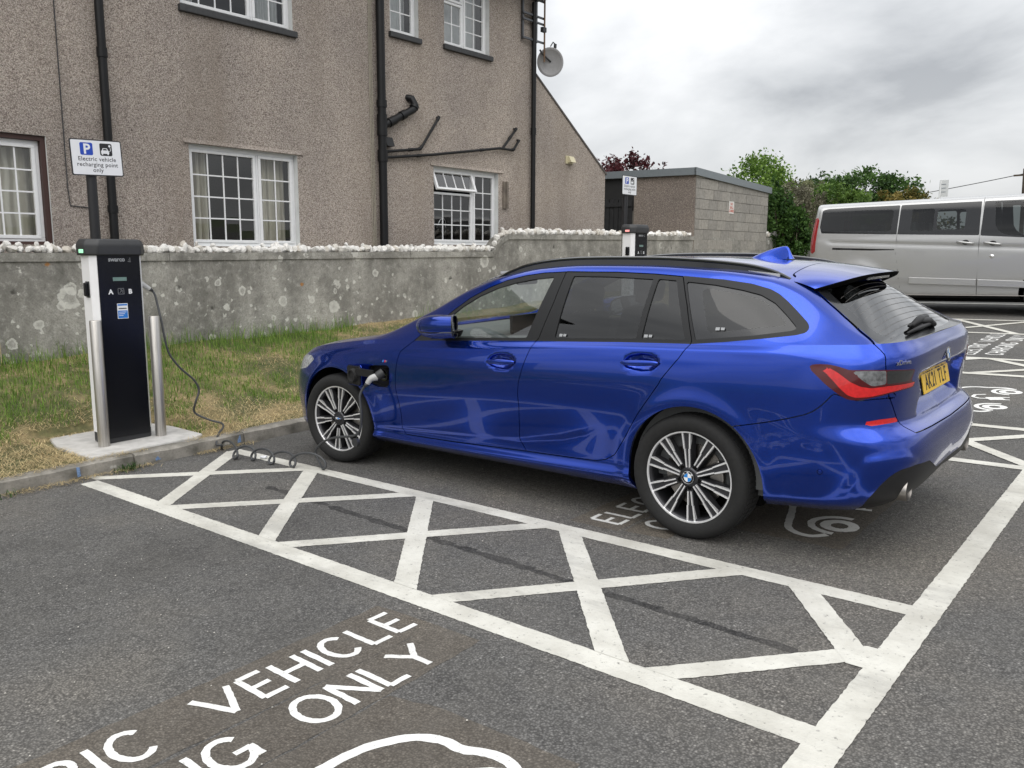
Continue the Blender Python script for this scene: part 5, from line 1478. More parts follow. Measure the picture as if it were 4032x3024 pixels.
GAP = .0024
tl = POLY['tailgate_line']
P_TAIL = np.array(tl + [(3.3, .615), (3.3, 1.6), (1.78, 1.6)])
P_BUMP = np.array([(1.55, .62)] + POLY['bumper_line'] + [(2.228, .80), (2.308, .805), (2.423, .803)] + tl[-6:] + [(3.3, .615), (3.3, -.2), (1.55, -.2)])
P_DIFF = np.array(POLY['diffuser'] + [(3.3, .40), (3.3, .0), (2.22, .0)])
P_WIND = chaikin([(-1.0, -.4), (-.995, .0), (-.97, .3), (-.93, .55), (-.86, .71), (-.78, .735), (-.6, .70), (-.4, .665), (-.2, .62), (-.155, .59), (-.17, .3), (-.18, 0), (-.18, -.4)], 1)
P_HOOD = chaikin([(-2.05, -.4), (-2.05, 0), (-2.03, .35), (-1.95, .52), (-1.85, .585), (-1.5, .685), (-1.1, .75), (-1.0, .755), (-.985, .70), (-1.03, .45), (-1.06, 0), (-1.06, -.4)], 1)
P_HEAD = chaikin([(-1.69, .752), (-1.74, .778), (-1.85, .778), (-2.1, .735), (-2.36, .70), (-2.38, .635), (-2.2, .63), (-1.95, .655), (-1.787, .683)], 1)
P_GRIL = chaikin([(-2.47, .70), (-3.0, .71), (-3.0, .49), (-2.52, .51)], 1)
P_INTK = chaikin([(-2.25, .39), (-3.0, .40), (-3.0, .235), (-2.3, .25)], 1)
P_RG = np.array([(1.87, -.4), (1.87, .45), (1.915, .515), (2.005, .556), (2.096, .603), (2.191, .662), (2.30, .722), (2.36, .735), (2.6, .75), (2.6, -.4)])
P_RGI = chaikin([(1.9, -.4), (1.9, .42), (1.97, .47), (2.038, .509), (2.121, .546), (2.181, .577), (2.242, .597), (2.27, .585), (2.295, .54), (2.33, .40), (2.346, .2), (2.35, 0), (2.35, -.4)], 1)


def archf(V):
    out = np.full(len(V), .3)
    for cx, cz in ((-1.425, .33), (1.45, .326)):
        out = np.minimum(out, np.where(V[:, 2] < .80, np.hypot(V[:, 0] - cx, V[:, 2] - cz) - .384, .3))
    return out


B.cut(archf(B.V))
B.T = B.T[B.cen(archf(B.V)) > 0]
for nm in ('door_front', 'door_rear'):
    for g in (-GAP, GAP): B.cut(psdf(B.sz(), POLYS[nm]) + g)
B.cut(psdf(B.sz(), POLYS['dlo']))
for nm in ('glass_front', 'glass_rear', 'glass_fixed', 'glass_quarter', 'quarter_inner', 'lamp', 'lamp_clear', 'lamp_dark', 'lamp_red', 'reflector', 'flap'):
    B.cut(psdf(B.sz(), POLYS[nm]))
for pl in (P_TAIL, P_BUMP):
    for g in (-GAP, GAP): B.cut(psdf(B.sz(), pl) + g)
for pl in (P_DIFF, P_HEAD, P_GRIL, P_INTK): B.cut(psdf(B.sz(), pl))
for pl in (P_WIND, P_RG, P_RGI): B.cut(psdf(B.xw(), pl), only=B.A[B.T, 1].min(1) >= _nl - 1)
for g in (-GAP, GAP): B.cut(psdf(B.xw(), P_HOOD) + g, only=B.A[B.T, 1].min(1) >= _nl - 1)

SZ, XW = B.sz(), B.xw()
cf = {k: B.cen(psdf(SZ, v)) for k, v in POLYS.items()}
capm = B.A[B.T, 1].min(1) >= _nl - 1.5
c_tail = B.cen(psdf(SZ, P_TAIL)); c_bump = B.cen(psdf(SZ, P_BUMP)); c_diff = B.cen(psdf(SZ, P_DIFF)); c_head = B.cen(psdf(SZ, P_HEAD))
c_gril = B.cen(psdf(SZ, P_GRIL)); c_intk = B.cen(psdf(SZ, P_INTK)); c_wind = B.cen(psdf(XW, P_WIND)); c_rg = B.cen(psdf(XW, P_RG)); c_rgi = B.cen(psdf(XW, P_RGI)); c_hood = B.cen(psdf(XW, P_HOOD))
free = np.ones(len(B.T), bool)


def take(m):
    global free
    m = m & free; free &= ~m; return m


CARPARTS = {}
take(np.abs(cf['door_front']) < GAP); take(np.abs(cf['door_rear']) < GAP)
m_gf = take(cf['glass_front'] < 0); m_gr = take(cf['glass_rear'] < 0); m_gx = take(cf['glass_fixed'] < 0)
m_qi = take(cf['quarter_inner'] < 0); m_gq = take(cf['glass_quarter'] < 0)
dlo = (cf['dlo'] < 0)
m_t1 = take(dlo & (cf['door_front'] < 0)); m_t2 = take(dlo & (cf['door_rear'] < 0)); m_t0 = take(dlo & (B.cen(B.A[:, 0]) < 0)); m_t4 = take(dlo & (B.cen(B.A[:, 0]) < 1.25)); m_t3 = take(dlo)
m_d1 = take(cf['door_front'] < 0); m_d2 = take(cf['door_rear'] < 0)
take(cf['flap'] < 0)
m_lc = take(cf['lamp_clear'] < 0); m_ld = take(cf['lamp_dark'] < 0); m_lr = take(cf['lamp_red'] < 0); m_lo = take(cf['lamp'] < 0)
m_refl = take(cf['reflector'] < 0)
take(np.abs(c_tail) < GAP); take((np.abs(c_bump) < GAP))
m_rgi = take(capm & (c_rgi < 0) & (c_rg < 0)); m_rgf = take(capm & (c_rg < 0)); m_tail = take(c_tail < 0)
m_diff = take(c_diff < 0); m_bump = take(c_bump < 0)
m_wind = take(capm & (c_wind < 0)); take(capm & (np.abs(c_hood) < GAP)); m_hood = take(capm & (c_hood < 0))
m_head = take(c_head < 0); m_gril = take(c_gril < 0); m_intk = take(c_intk < 0)
m_body = free.copy()

B.part('body_shell', m_body, M_PAINT, car, 'C', .02)
B.part('bonnet', m_hood, M_PAINT, car, 'C')
B.part('windscreen', m_wind, M_GLASSF, car, 'C', 0, -.003)
tailgate = B.part('tailgate', m_tail, M_PAINT, car, 'C')
B.part('rear_screen', m_rgi, M_GLASSR, tailgate, 'C', 0, -.002)
B.part('screen_border', m_rgf, M_FRIT, tailgate, 'C', 0, -.001)
bumper = B.part('rear_bumper', m_bump, M_PAINT, car, 'C')
B.part('diffuser', m_diff, M_PLASTIC, bumper, 'C', .02, -.004)
B.part('grille', m_gril, M_GLOSSBLK, car, 'C', .0, -.02)
B.part('air_intake', m_intk, M_PLASTIC, car, 'C', .0, -.02)
for sd_ in 'LR':
    d1 = B.part('front_door', m_d1, M_PAINT, car, sd_)
    B.part('window_surround', m_t1, M_TRIM, d1, sd_, .008)
    B.part('trim_strip', m_t4, M_TRIM, car, sd_, .008)
    B.part('mirror_triangle', m_t0, M_TRIM, car, sd_, .008)
    B.part('window_pane', m_gf, M_GLASSF, d1, sd_, 0, -.006)
    d2 = B.part('rear_door', m_d2, M_PAINT, car, sd_)
    B.part('window_surround', m_t2, M_TRIM, d2, sd_, .008)
    B.part('window_pane', m_gr, M_GLASST, d2, sd_, 0, -.006)
    B.part('window_pane', m_gx, M_GLASST, d2, sd_, 0, -.006)
    q = B.part('quarter_window', m_qi, M_GLASST, car, sd_, 0, -.006)
    B.part('glass_band', m_gq, M_FRIT, q, sd_, 0, -.006)
    B.part('window_surround', m_t3, M_TRIM, q, sd_, .008)
    lp = B.part('tail_lamp', m_lo, M_REDD, car, sd_, .01, .003)
    B.part('light_bar', m_lr, M_REDL, lp, sd_, .0, .003)
    B.part('reversing_lamp', m_lc, M_CLEARD, lp, sd_, 0, .003)
    B.part('smoked_insert', m_ld, M_SMOKE, lp, sd_, 0, .003)
    B.part('reflector', m_refl, M_REDL, bumper, sd_, 0, .001)
    B.part('headlamp', m_head, M_CLEARL, car, sd_, .01, .001)


def surf_at(s_, z_):
    """point and normal on the left flank at (distance along, height)"""
    d = (B.A[:, 0] - s_) ** 2 + (B.V[:, 2] - z_) ** 2
    k = np.argsort(d)[:3]; w = 1 / (d[k] + 1e-9); w /= w.sum()
    return Vector(w @ B.V[k]), Vector(w @ B.N[k]).normalized()


def frame_at(s_, z_, off=0.0, side=1):
    """matrix with local z out of the body, local y up, local x along the car"""
    p_, n_ = surf_at(s_, z_)
    if side < 0: p_.y *= -1; n_.y *= -1
    up = Vector((0, 0, 1)); xx = up.cross(n_).normalized(); yy = n_.cross(xx)
    m = Matrix((xx, yy, n_)).transposed().to_4x4(); m.translation = p_ + n_ * off
    return m


# inner shell: floor, arches, cabin
mb = MB(); mb.box(-2.0, 1.75, -.72, .72, .19, .26); mb.box(-1.0, 1.0, -.80, .80, .205, .30); mb.box(1.85, 2.25, -.70, .70, .32, .5)
mb.box(-2.05, -1.85, -.7, .7, .22, .6)
mb.build('underbody', M_UNDER, car)
for cx, sy in ((-1.425, -1), (-1.425, 1), (1.45, -1), (1.45, 1)):
    mb = MB(); n = 36; vs = []; fs = []
    for i in range(n + 1):
        a = R(-10 + 200 * i / n)
        for rr, y in ((.388, sy * .865), (.395, sy * .60)): vs.append((cx + rr * math.cos(a), y, .328 + rr * math.sin(a)))
    for i in range(n): fs.append((2 * i, 2 * i + 1, 2 * i + 3, 2 * i + 2))
    c0 = len(vs); vs.append((cx, sy * .60, .328))
    for i in range(n): fs.append((2 * i + 1, c0, 2 * i + 3))
    mb.add(vs, fs); mb.build('wheel_arch_liner', M_UNDER, car, smooth=False, fix=False)
mb = MB()
mb.box(-.95, 1.9, -.76, .76, .26, .30)
mb.box(1.45, 2.2, -.70, .70, .30, .62)
mb.build('cabin_floor', M_CABIN, car)
mb = MB()
prof = [(-.98, .93), (-.80, .985), (-.52, .985), (-.40, .955), (-.36, .90), (-.42, .72), (-.6, .5), (-.95, .5)]
mb.prism(prof, -.77, .77, 'xz')
db = bevel(mb.build('dashboard', M_CABIN, car), .02, 3, 20)
mb = MB(); mb.box(-.39, -.36, -.13, .22, .93, 1.06); bevel(mb.build('display_screen', M_PLASTIC, car), .006)
for sy in (-1, 1):
    mb = MB(); mb.prism([(-.7, .3), (1.9, .3), (1.9, 1.075), (1.45, 1.045), (.4, 1.01), (-.45, .972), (-.7, .955)], sy * .76, sy * .80, 'xz'); mb.build('door_lining', M_CABIN, car)


def seat(x, y, hx=.0):
    st = empty('seat'); st.parent = car
    mb = MB(); mb.prism([(x - .26, .44), (x + .22, .40), (x + .24, .52), (x - .22, .60), (x - .28, .56)], y - .25, y + .25, 'xz')
    bevel(mb.build('seat_cushion', M_SEAT, st, smooth=True), .03, 3, 30)
    mb = MB(); mb.prism([(x + .16, .52), (x + .30, .50), (x + .47, 1.02), (x + .45, 1.12), (x + .36, 1.12), (x + .31, 1.0)], y - .24, y + .24, 'xz')
    bevel(mb.build('seat_back', M_SEAT, st, smooth=True), .035, 3, 30)
    mb = MB(); mb.prism([(x + .38, 1.14), (x + .47, 1.14), (x + .50, 1.26), (x + .46, 1.31), (x + .41, 1.30)], y - .13, y + .13, 'xz')
    bevel(mb.build('headrest', M_SEAT, st, smooth=True), .025, 3, 30)
    for k in (-.06, .06): mb = MB(); mb.tube([(x + .42, y + k, 1.06), (x + .43, y + k, 1.18)], .006, 6); mb.build('headrest_post', M_STEEL, st)
    return st


seat(.02, -.38); seat(.02, .38)
st = empty('seat'); st.parent = car
mb = MB(); mb.prism([(.85, .46), (1.3, .42), (1.3, .56), (.9, .62)], -.66, .66, 'xz'); bevel(mb.build('seat_cushion', M_SEAT, st), .03, 3, 30)
mb = MB(); mb.prism([(1.22, .52), (1.36, .50), (1.52, .98), (1.46, 1.03), (1.38, 1.0)], -.66, .66, 'xz'); bevel(mb.build('seat_back', M_SEAT, st), .035, 3, 30)
for y in (-.42, 0, .42):
    mb = MB(); mb.prism([(1.42, 1.03), (1.51, 1.03), (1.53, 1.17), (1.45, 1.18)], y - .12, y + .12, 'xz'); bevel(mb.build('headrest', M_SEAT, st), .025, 3, 30)
mb = MB(); wc = Vector((-.22, .38, .86)); ax = Vector((.88, 0, .47)).normalized(); uu = Vector((0, 1, 0)); vv = ax.cross(uu)
mb.tube([wc + (uu * math.cos(a) + vv * math.sin(a)) * .175 for a in [2 * math.pi * k / 40 for k in range(40)]], .016, 8, closed=True)
mb.bar(wc - uu * .16, wc + uu * .16, .05, .02, ax); mb.bar(wc, wc - vv * .16, .05, .02, ax)
mb.tube([wc - ax * .01, wc + ax * .02], .06, 16); mb.tube([wc, wc - ax * .3], .03, 10)
mb.build('steering_wheel', M_SEAT, car, smooth=True, auto=40)
mb = MB(); mb.box(-.34, -.31, -.11, .11, 1.275, 1.335); mb.box(-.33, -.20, -.05, .05, 1.335, 1.385); bevel(mb.build('rear_view_mirror', M_PLASTIC, car), .012, 3)
mb = MB(); mb.prism([(-.10, 1.385), (.5, 1.415), (1.3, 1.41), (1.75, 1.36), (1.75, 1.345), (1.3, 1.39), (.5, 1.395), (-.10, 1.37)], -.55, .55, 'xz'); mb.build('headlining', M_CABINL, car)

# wheels
def arc_spoke(mb, a, r0, r1, w0, w1, y0, y1, o0=0.0, o1=0.0, rm=None, om=None):
    """one bar lying in the wheel face (local x/z plane, outward is -y)"""
    ca, sa = math.cos(a), math.sin(a)
    st_ = [(r0, o0, w0)] + ([(rm, om[0], om[1])] if rm else []) + [(r1, o1, w1)]
    vs = []
    for r, o, w in st_:
        for k, y in ((-.5, y1), (-.36, y0), (.36, y0), (.5, y1)):
            q = o + k * w; vs.append((r * ca - q * sa, y, r * sa + q * ca))
    fs = []
    for i in range(len(st_) - 1):
        for k in range(3): fs.append((4 * i + k, 4 * i + k + 1, 4 * i + k + 5, 4 * i + k + 4))
    mb.add(vs, fs)


def make_wheel():
    w = empty('wheel')
    mb = MB(); n = 96
    mb.lathe([(.240, .012), (.247, -.010), (.262, -.022), (.290, -.026), (.310, -.020), (.322, -.004), (.328, .02), (.329, .06), (.329, .15), (.327, .185), (.318, .205), (.290, .212), (.25, .20), (.235, .18)], n, 'y')
    ty = mb.build('tyre', M_RUBBER, w, smooth=True, auto=50, fix=True)
    mb = MB()
    for k in range(72):
        a = 2 * math.pi * k / 72; c, s_ = math.cos(a), math.sin(a); c2, s2 = math.cos(a + .02), math.sin(a + .02)
        mb.bar((.3285 * c, .012, .3285 * s_), (.3305 * c2, .06, .3305 * s2), .022, .0025, (c, 0, s_))
        mb.bar((.3305 * c, .075, .3305 * s_), (.3305 * c, .13, .3305 * s_), .022, .0025, (c, 0, s_))
    mb.build('tread_block', M_RUBBER, ty)
    mb = MB(); mb.lathe([(.222, .03), (.222, .19), (.235, .20)], 64, 'y'); mb.lathe([(.236, .004), (.226, .012), (.222, .03)], 64, 'y')
    rim = mb.build('rim', M_ALLOYD, w, smooth=True, auto=40)
    mb = MB(); mb.lathe([(.2435, .004), (.2425, -.003), (.236, -.003), (.233, .004)], 96, 'y'); mb.build('rim_edge', M_ALLOY, rim, smooth=True, auto=40)
    for k in range(10):
        a = R(90 + 36 * k + 4); long_ = (k % 2 == 0)
        r0 = .052 if long_ else .075
        mb = MB(); arc_spoke(mb, a, r0 - .02, .236, .042, .066, .012, .05); mb.build('spoke', M_ALLOYD, rim)
        mb = MB()
        for sg in (-1, 1):
            arc_spoke(mb, a, r0, .150, .0085, .0095, .0045, .03, sg * .0085, sg * .0125)
            arc_spoke(mb, a, .150, .236, .0105, .012, .0045, .03, sg * .0155, sg * .0215)
        mb.build('spoke_face', M_ALLOY, rim)
    mb = MB(); mb.lathe([(.0, .004), (.046, .004), (.054, .012), (.056, .06)], 32, 'y'); mb.build('hub', M_ALLOYD, rim, smooth=True, auto=35)
    mb = MB()
    for k in range(5):
        a = R(90 + 72 * k + 22 + 18); mb.lathe([(0, .0105), (.0125, .0105), (.0125, .03)], 12, 'y', (.058 * math.cos(a), 0, .058 * math.sin(a)))
    mb.build('wheel_bolt', M_UNDER, rim)
    cap = roundel(.034); cap.parent = w; cap.matrix_local = Matrix.Translation((0, -.0005, 0)) @ Matrix.Rotation(R(90), 4, 'X')
    mb = MB(); mb.lathe([(.06, .075), (.165, .075), (.165, .10), (.06, .10)], 48, 'y'); mb.build('brake_disc', M_STEEL, w, smooth=True, auto=30)
    mb = MB()
    mb.prism([(.172 * math.cos(a), .172 * math.sin(a)) for a in [R(k) for k in range(-35, 40, 7)]] + [(.09 * math.cos(a), .09 * math.sin(a)) for a in [R(k) for k in range(35, -40, -14)]], .055, .12, 'xz')
    bevel(mb.build('brake_caliper', M_STEEL, w), .008, 2)
    mb = MB(); mb.lathe([(.222, .15), (.0, .15)], 32, 'y'); mb.build('wheel_back', M_UNDER, rim)
    return w


M_RND_BLUE = plain('badge_blue', (0.02, 0.22, 0.62), rough=.2, coat=.6)
M_RND_WHITE = plain('badge_white', (0.8, 0.82, 0.84), rough=.2, coat=.6)


def roundel(r):
    """quartered blue and white round badge with a dark lettered ring; lies in local xy, faces +z"""
    o = empty('badge')
    mb = MB(); mb.lathe([(0, 0), (r, 0), (r, .003), (r * .95, .0042), (r * .66, .0042)], 40, 'z'); mb.build('badge_ring', M_GLOSSBLK, o, smooth=True, auto=30)
    mb = MB(); mb.lathe([(r * 1.0, .0042), (r * .965, .0050), (r * .93, .0042)], 40, 'z'); mb.lathe([(r * .68, .0042), (r * .655, .0050), (r * .63, .0042)], 40, 'z'); mb.build('badge_rim', M_CHROME, o, smooth=True)
    for q in range(4):
        pts = [(0, 0)] + [(r * .64 * math.cos(a), r * .64 * math.sin(a)) for a in [R(90 * q + 11.25 * k) for k in range(9)]]
        mb = MB(); mb.prism(pts, .002, .0044, 'xy'); mb.build('badge_quarter', M_RND_BLUE if q in (1, 3) else M_RND_WHITE, o)
    for i, ch in enumerate('BMW'):
        a = R(90 + (1 - i) * 52); me = text_mesh(ch, r * .34, 0, r * .01, 'CENTER'); me.materials.append(M_RND_WHITE)
        link('badge_letter', me, o, Matrix.Translation((r * .76 * math.cos(a), r * .76 * math.sin(a), .0046)) @ Matrix.Rotation(a - R(90), 4, 'Z') @ Matrix.Translation((0, -r * .06, 0)))
    return o


wheel0 = make_wheel()
wheel0.parent = car
wheel0.matrix_local = Matrix.Translation((1.4255, -.885, .329))
w2 = copy_tree(wheel0, car); w2.matrix_local = Matrix.Translation((-1.4255, -.885, .329)) @ Matrix.Rotation(.108, 4, 'Z') @ Matrix.Rotation(R(13), 4, 'Y')
w3 = copy_tree(wheel0, car); w3.matrix_local = Matrix.Translation((1.4255, .885, .329)) @ Matrix.Rotation(R(180), 4, 'Z')
w4 = copy_tree(wheel0, car); w4.matrix_local = Matrix.Translation((-1.4255, .885, .329)) @ Matrix.Rotation(R(180) + .108, 4, 'Z')

# door handles
for nm, cs, cz, L in (('handle_f', .178, .857, .225), ('handle_r', 1.149, .914, .228)):
    for side in (1, -1):
        f = frame_at(cs, cz, 0, side)
        f.translation = Vector((cs, (-.905 if nm == 'handle_f' else -.911) * side, cz - .002))
        f = Matrix.Translation(f.translation) @ Matrix.Rotation(R(90) if side > 0 else R(-90), 4, 'X') @ Matrix.Rotation(R(3.0) * side, 4, 'Z')
        mb = MB(); n = 22; vs = []; fs = []
        for i in range(n + 1):
            t = i / n; x = (t - .5) * L; k = math.sin(math.pi * t) ** .45; hh = .004 + .013 * k; th = .003 + .010 * k; zc = .004 * k
            for j in range(12):
                a = 2 * math.pi * j / 12; vs.append((x, hh * math.sin(a), zc + th * math.cos(a)))
        for i in range(n):
            for j in range(12): fs.append((i * 12 + j, i * 12 + (j + 1) % 12, (i + 1) * 12 + (j + 1) % 12, (i + 1) * 12 + j))
        mb.add(vs, fs); mb.build('door_handle', M_PAINT, car, f, smooth=True)

# door mirrors
for side in (1, -1):
    mr = empty('door_mirror'); mr.parent = car
    mb = MB(); n, k = 22, 24; vs = []; fs = []
    for i in range(n + 1):
        t = i / n; x = -.400 + .285 * t
        g = (1 - (1 - min(1, t / .62)) ** 2.3) ** (1 / 2.0) if t < .62 else 1.0
        g = max(g, .02); g *= 1 - .05 * max(0, t - .7) / .3
        zc_ = 1.052 + .012 * t; yc = -1.0 + .02 * t
        for j in range(k):
            a = 2 * math.pi * j / k; c, s_ = math.cos(a), math.sin(a)
            e_ = 2 / 3.0
            yy = abs(c) ** e_ * (1 if c > 0 else -1) * .112 * g; zz_ = abs(s_) ** e_ * (1 if s_ > 0 else -1) * .074 * g
            vs.append((x - yy * .75 * t, side * (yc + yy), zc_ + zz_ - .012 * (yy / .11)))
    for i in range(n):
        for j in range(k): fs.append((i * k + j, i * k + (j + 1) % k, (i + 1) * k + (j + 1) % k, (i + 1) * k + j))
    mb.add(vs, fs); mb.build('mirror_housing', M_PAINT, mr, smooth=True)
    ring = [vs[n * k + j] for j in range(k)]
    mb = MB(); b = len(mb.v); c0 = Vector((0, 0, 0))
    for p_ in ring: c0 += Vector(p_) / k
    mb.tube(ring, .006, 6, closed=True); mb.build('mirror_rim', M_GLOSSBLK, mr, smooth=True)
    mb = MB(); inner = [c0 + (Vector(p_) - c0) * .95 + Vector((-.012, 0, 0)) for p_ in ring]; mb.add(inner, [tuple(range(k))]); mb.build('mirror_glass', plain('mirror_silver', (.8, .8, .8), rough=.02, metal=1.0) if side == 1 else bpy.data.materials['mirror_silver'], mr)
    mb = MB()
    for i in (7, 21):
        pass
    strip = []
    for i in range(4, n + 1):
        q = [vs[i * k + j] for j in (13, 14)]
        p_ = (Vector(q[0]) + Vector(q[1])) / 2; strip.append(p_ + (p_ - Vector((p_.x, side * -1.0, 1.055))).normalized() * .0012)
    mb.tube(strip, .004, 6); mb.build('mirror_strip', M_GLOSSBLK, mr)
    mb = MB(); mb.prism([(-.36, .972), (-.20, .985), (-.17, 1.03), (-.30, 1.035)], side * -.83, side * -.97, 'xz'); bevel(mb.build('mirror_arm', M_GLOSSBLK, mr), .012, 3)
# roof rails
def gzs(x, w):
    d = np.where(B.A[:, 1] >= _nl - 1, (B.V[:, 0] - x) ** 2 + (-B.V[:, 1] - abs(w)) ** 2, 9); k = np.argsort(d)[:4]; q = 1 / (d[k] + 1e-7); return float((B.V[k, 2] * q).sum() / q.sum())
def rw(x): return float(.572 - .05 * sstep(1.2, 1.8, np.array(x)) + .02 * sstep(.25, -.07, np.array(x)))
RH = pc([-.07, .03, .15, .4, 1.2, 1.55, 1.7, 1.80], [.002, .022, .036, .044, .044, .036, .022, .002])
_rz = {}
def rz(x):
    k = round(x, 4)
    if k not in _rz: _rz[k] = gzs(x, rw(x)) + float(RH(x))
    return _rz[k]
for side in (1, -1):
    vs = []; fs = []; n = 60; mb = MB()
    for i in range(n + 1):
        x = -.07 + 1.87 * i / n; z = rz(x); w_ = .575 - .05 * sstep(1.2, 1.8, np.array(x)) + .02 * sstep(.25, -.07, np.array(x)); w_ = float(w_)
        for j in range(8):
            a = 2 * math.pi * j / 8 + R(22); vs.append((x, side * -(w_ + .016 * math.cos(a)), z - .010 + .011 * math.sin(a)))
    for i in range(n):
        for j in range(8): fs.append((i * 8 + j, i * 8 + (j + 1) % 8, (i + 1) * 8 + (j + 1) % 8, (i + 1) * 8 + j))
    fs += [tuple(range(8)), tuple(n * 8 + j for j in range(8))]
    mb.add(vs, fs)
    vs = []; fs = []
    for i in range(n + 1):      # rubber foot strip down to the roof skin
        x = -.06 + 1.85 * i / n; z = rz(x); w_ = float(.575 - .05 * sstep(1.2, 1.8, np.array(x)) + .02 * sstep(.25, -.07, np.array(x)))
        vs += [(x, side * -(w_ + .008), z - .012), (x, side * -(w_ + .012), z - .012 - float(RH(x)) - .006), (x, side * -(w_ - .012), z - .012 - float(RH(x)) - .006), (x, side * -(w_ - .008), z - .012)]
    for i in range(n):
        for j in range(3): fs.append((i * 4 + j, i * 4 + j + 1, i * 4 + j + 5, i * 4 + j + 4))
    mb.add(vs, fs)
    mb.build('roof_rail', M_GLOSSBLK, car, smooth=True, auto=40)
# aerial fin
mb = MB(); prof = [(1.36, 1.438, .034), (1.40, 1.455, .032), (1.45, 1.474, .028), (1.50, 1.489, .022), (1.545, 1.498, .016), (1.572, 1.499, .012), (1.582, 1.480, .016), (1.592, 1.455, .02), (1.61, 1.425, .022)]
vs = []; fs = []
for x, zt, hw in prof:
    zb = 1.425
    for k, (a, b) in enumerate(((-1.25, 0), (-1.0, .25), (-.55, .75), (-.22, 1.0), (.22, 1.0), (.55, .75), (1.0, .25), (1.25, 0))): vs.append((x, a * hw, zb + (zt - zb) * b))
for i in range(len(prof) - 1):
    for k in range(7): fs.append((i * 8 + k, i * 8 + k + 1, i * 8 + k + 9, i * 8 + k + 8))
fs += [tuple(range(8)), tuple((len(prof) - 1) * 8 + k for k in range(8))]
mb.add(vs, fs); o = mb.build('aerial_fin', M_PAINT, car, smooth=True, auto=55); m = o.modifiers.new('sub', 'SUBSURF'); m.levels = m.render_levels = 1
# roof spoiler
mb = MB(); vs = []; fs = []; n = 40
def spo(w_):
    u = abs(w_) / .545
    xt = 2.105 - .055 * u ** 2 - .12 * u ** 6; zt = 1.349 - .012 * u ** 2 - .05 * u ** 5
    xl = 1.795 + .05 * u ** 6 * .6; zl = gzs(xl, w_) + .0022
    return xl, zl, xt, zt
for i in range(n + 1):
    w_ = -.545 + 1.09 * i / n; xl, zl, xt, zt = spo(w_)
    K = 8
    for k in range(K + 1):
        t = k / K; vs.append((xl + (xt - xl) * t, w_, zl + (zt - zl) * (t ** 1.25)))
for i in range(n):
    for k in range(8): fs.append((i * 9 + k, i * 9 + k + 1, (i + 1) * 9 + k + 1, (i + 1) * 9 + k))
mb.add(vs, fs)
sp = mb.build('roof_spoiler', M_PAINT, tailgate, smooth=True, fix=False)
for p_ in sp.data.polygons:
    pass
mb = MB(); vs = []; fs = []
for i in range(n + 1):
    w_ = -.545 + 1.09 * i / n; xl, zl, xt, zt = spo(w_); u = abs(w_) / .545
    zs = 1.292 - .05 * u ** 3
    x3 = 2.005 - .075 * u ** 4; vs += [(xt, w_, zt - .0005), (xt - .006, w_, zt - .012), (x3, w_ * .97, gzs(x3, w_ * .97) + .004)]
for i in range(n):
    for k in range(2): fs.append((i * 3 + k, (i + 1) * 3 + k, (i + 1) * 3 + k + 1, i * 3 + k + 1))
mb.add(vs, fs); mb.build('spoiler_underside', M_UNDER, tailgate, smooth=True, fix=False)
mb = MB(); mb.prism([(-.19, 0), (.19, 0), (.165, .016), (-.165, .016)], 0, .006, 'xy')
mb.build('brake_light', M_CLEARL, tailgate, Matrix.Translation((2.062, 0, 1.318)) @ Matrix.Rotation(R(90), 4, 'Z') @ Matrix.Rotation(R(125), 4, 'X'))
# rear wiper
mb = MB()
def rg(x, y, o=0.0):
    d = np.where((B.A[:, 1] >= _nl - 1) & (B.V[:, 0] > 1.9), (B.V[:, 0] - x) ** 2 + (np.abs(B.V[:, 1]) - abs(y)) ** 2, 9); j = np.argmin(d)
    return (x + .5 * o, y, float(B.V[j, 2] - .67 * (x - B.V[j, 0])) + .01 + o)
mb.tube([rg(2.335, .06), rg(2.315, .0, .014), rg(2.30, -.12, .014), rg(2.30, -.30, .008)], [.014, .02, .014, .007], 8)
mb.tube([rg(2.29, .05, .016), rg(2.295, -.1, .018), rg(2.305, -.26, .008)], [.014, .02, .012], 8)
mb.tube([rg(2.325, .03, .004), rg(2.328, -.2, .004), rg(2.33, -.42, .002)], [.009, .011, .006], 6)
mb.build('rear_wiper', M_PLASTIC, tailgate, smooth=True)
# heating lines on the rear screen
hl = plain('heater_line', (.13, .12, .11), rough=.5)
for k in range(11):
    x = 2.03 + .027 * k; mb = MB(); hw = .47 + (x - 2.03) * .42
    pts = []
    for i in range(13):
        y = -hw + 2 * hw * i / 12
        d = (B.V[:, 0] - x) ** 2 + (np.abs(B.V[:, 1]) - abs(y)) ** 2; j = np.argmin(np.where(B.A[:, 1] >= _nl - 1, d, 9)); pts.append((x, y, B.V[j, 2] + (x - B.V[j, 0]) * -.67 - .0015))
    mb.tube(pts, .0007, 4); mb.build('heater_line', hl, tailgate)

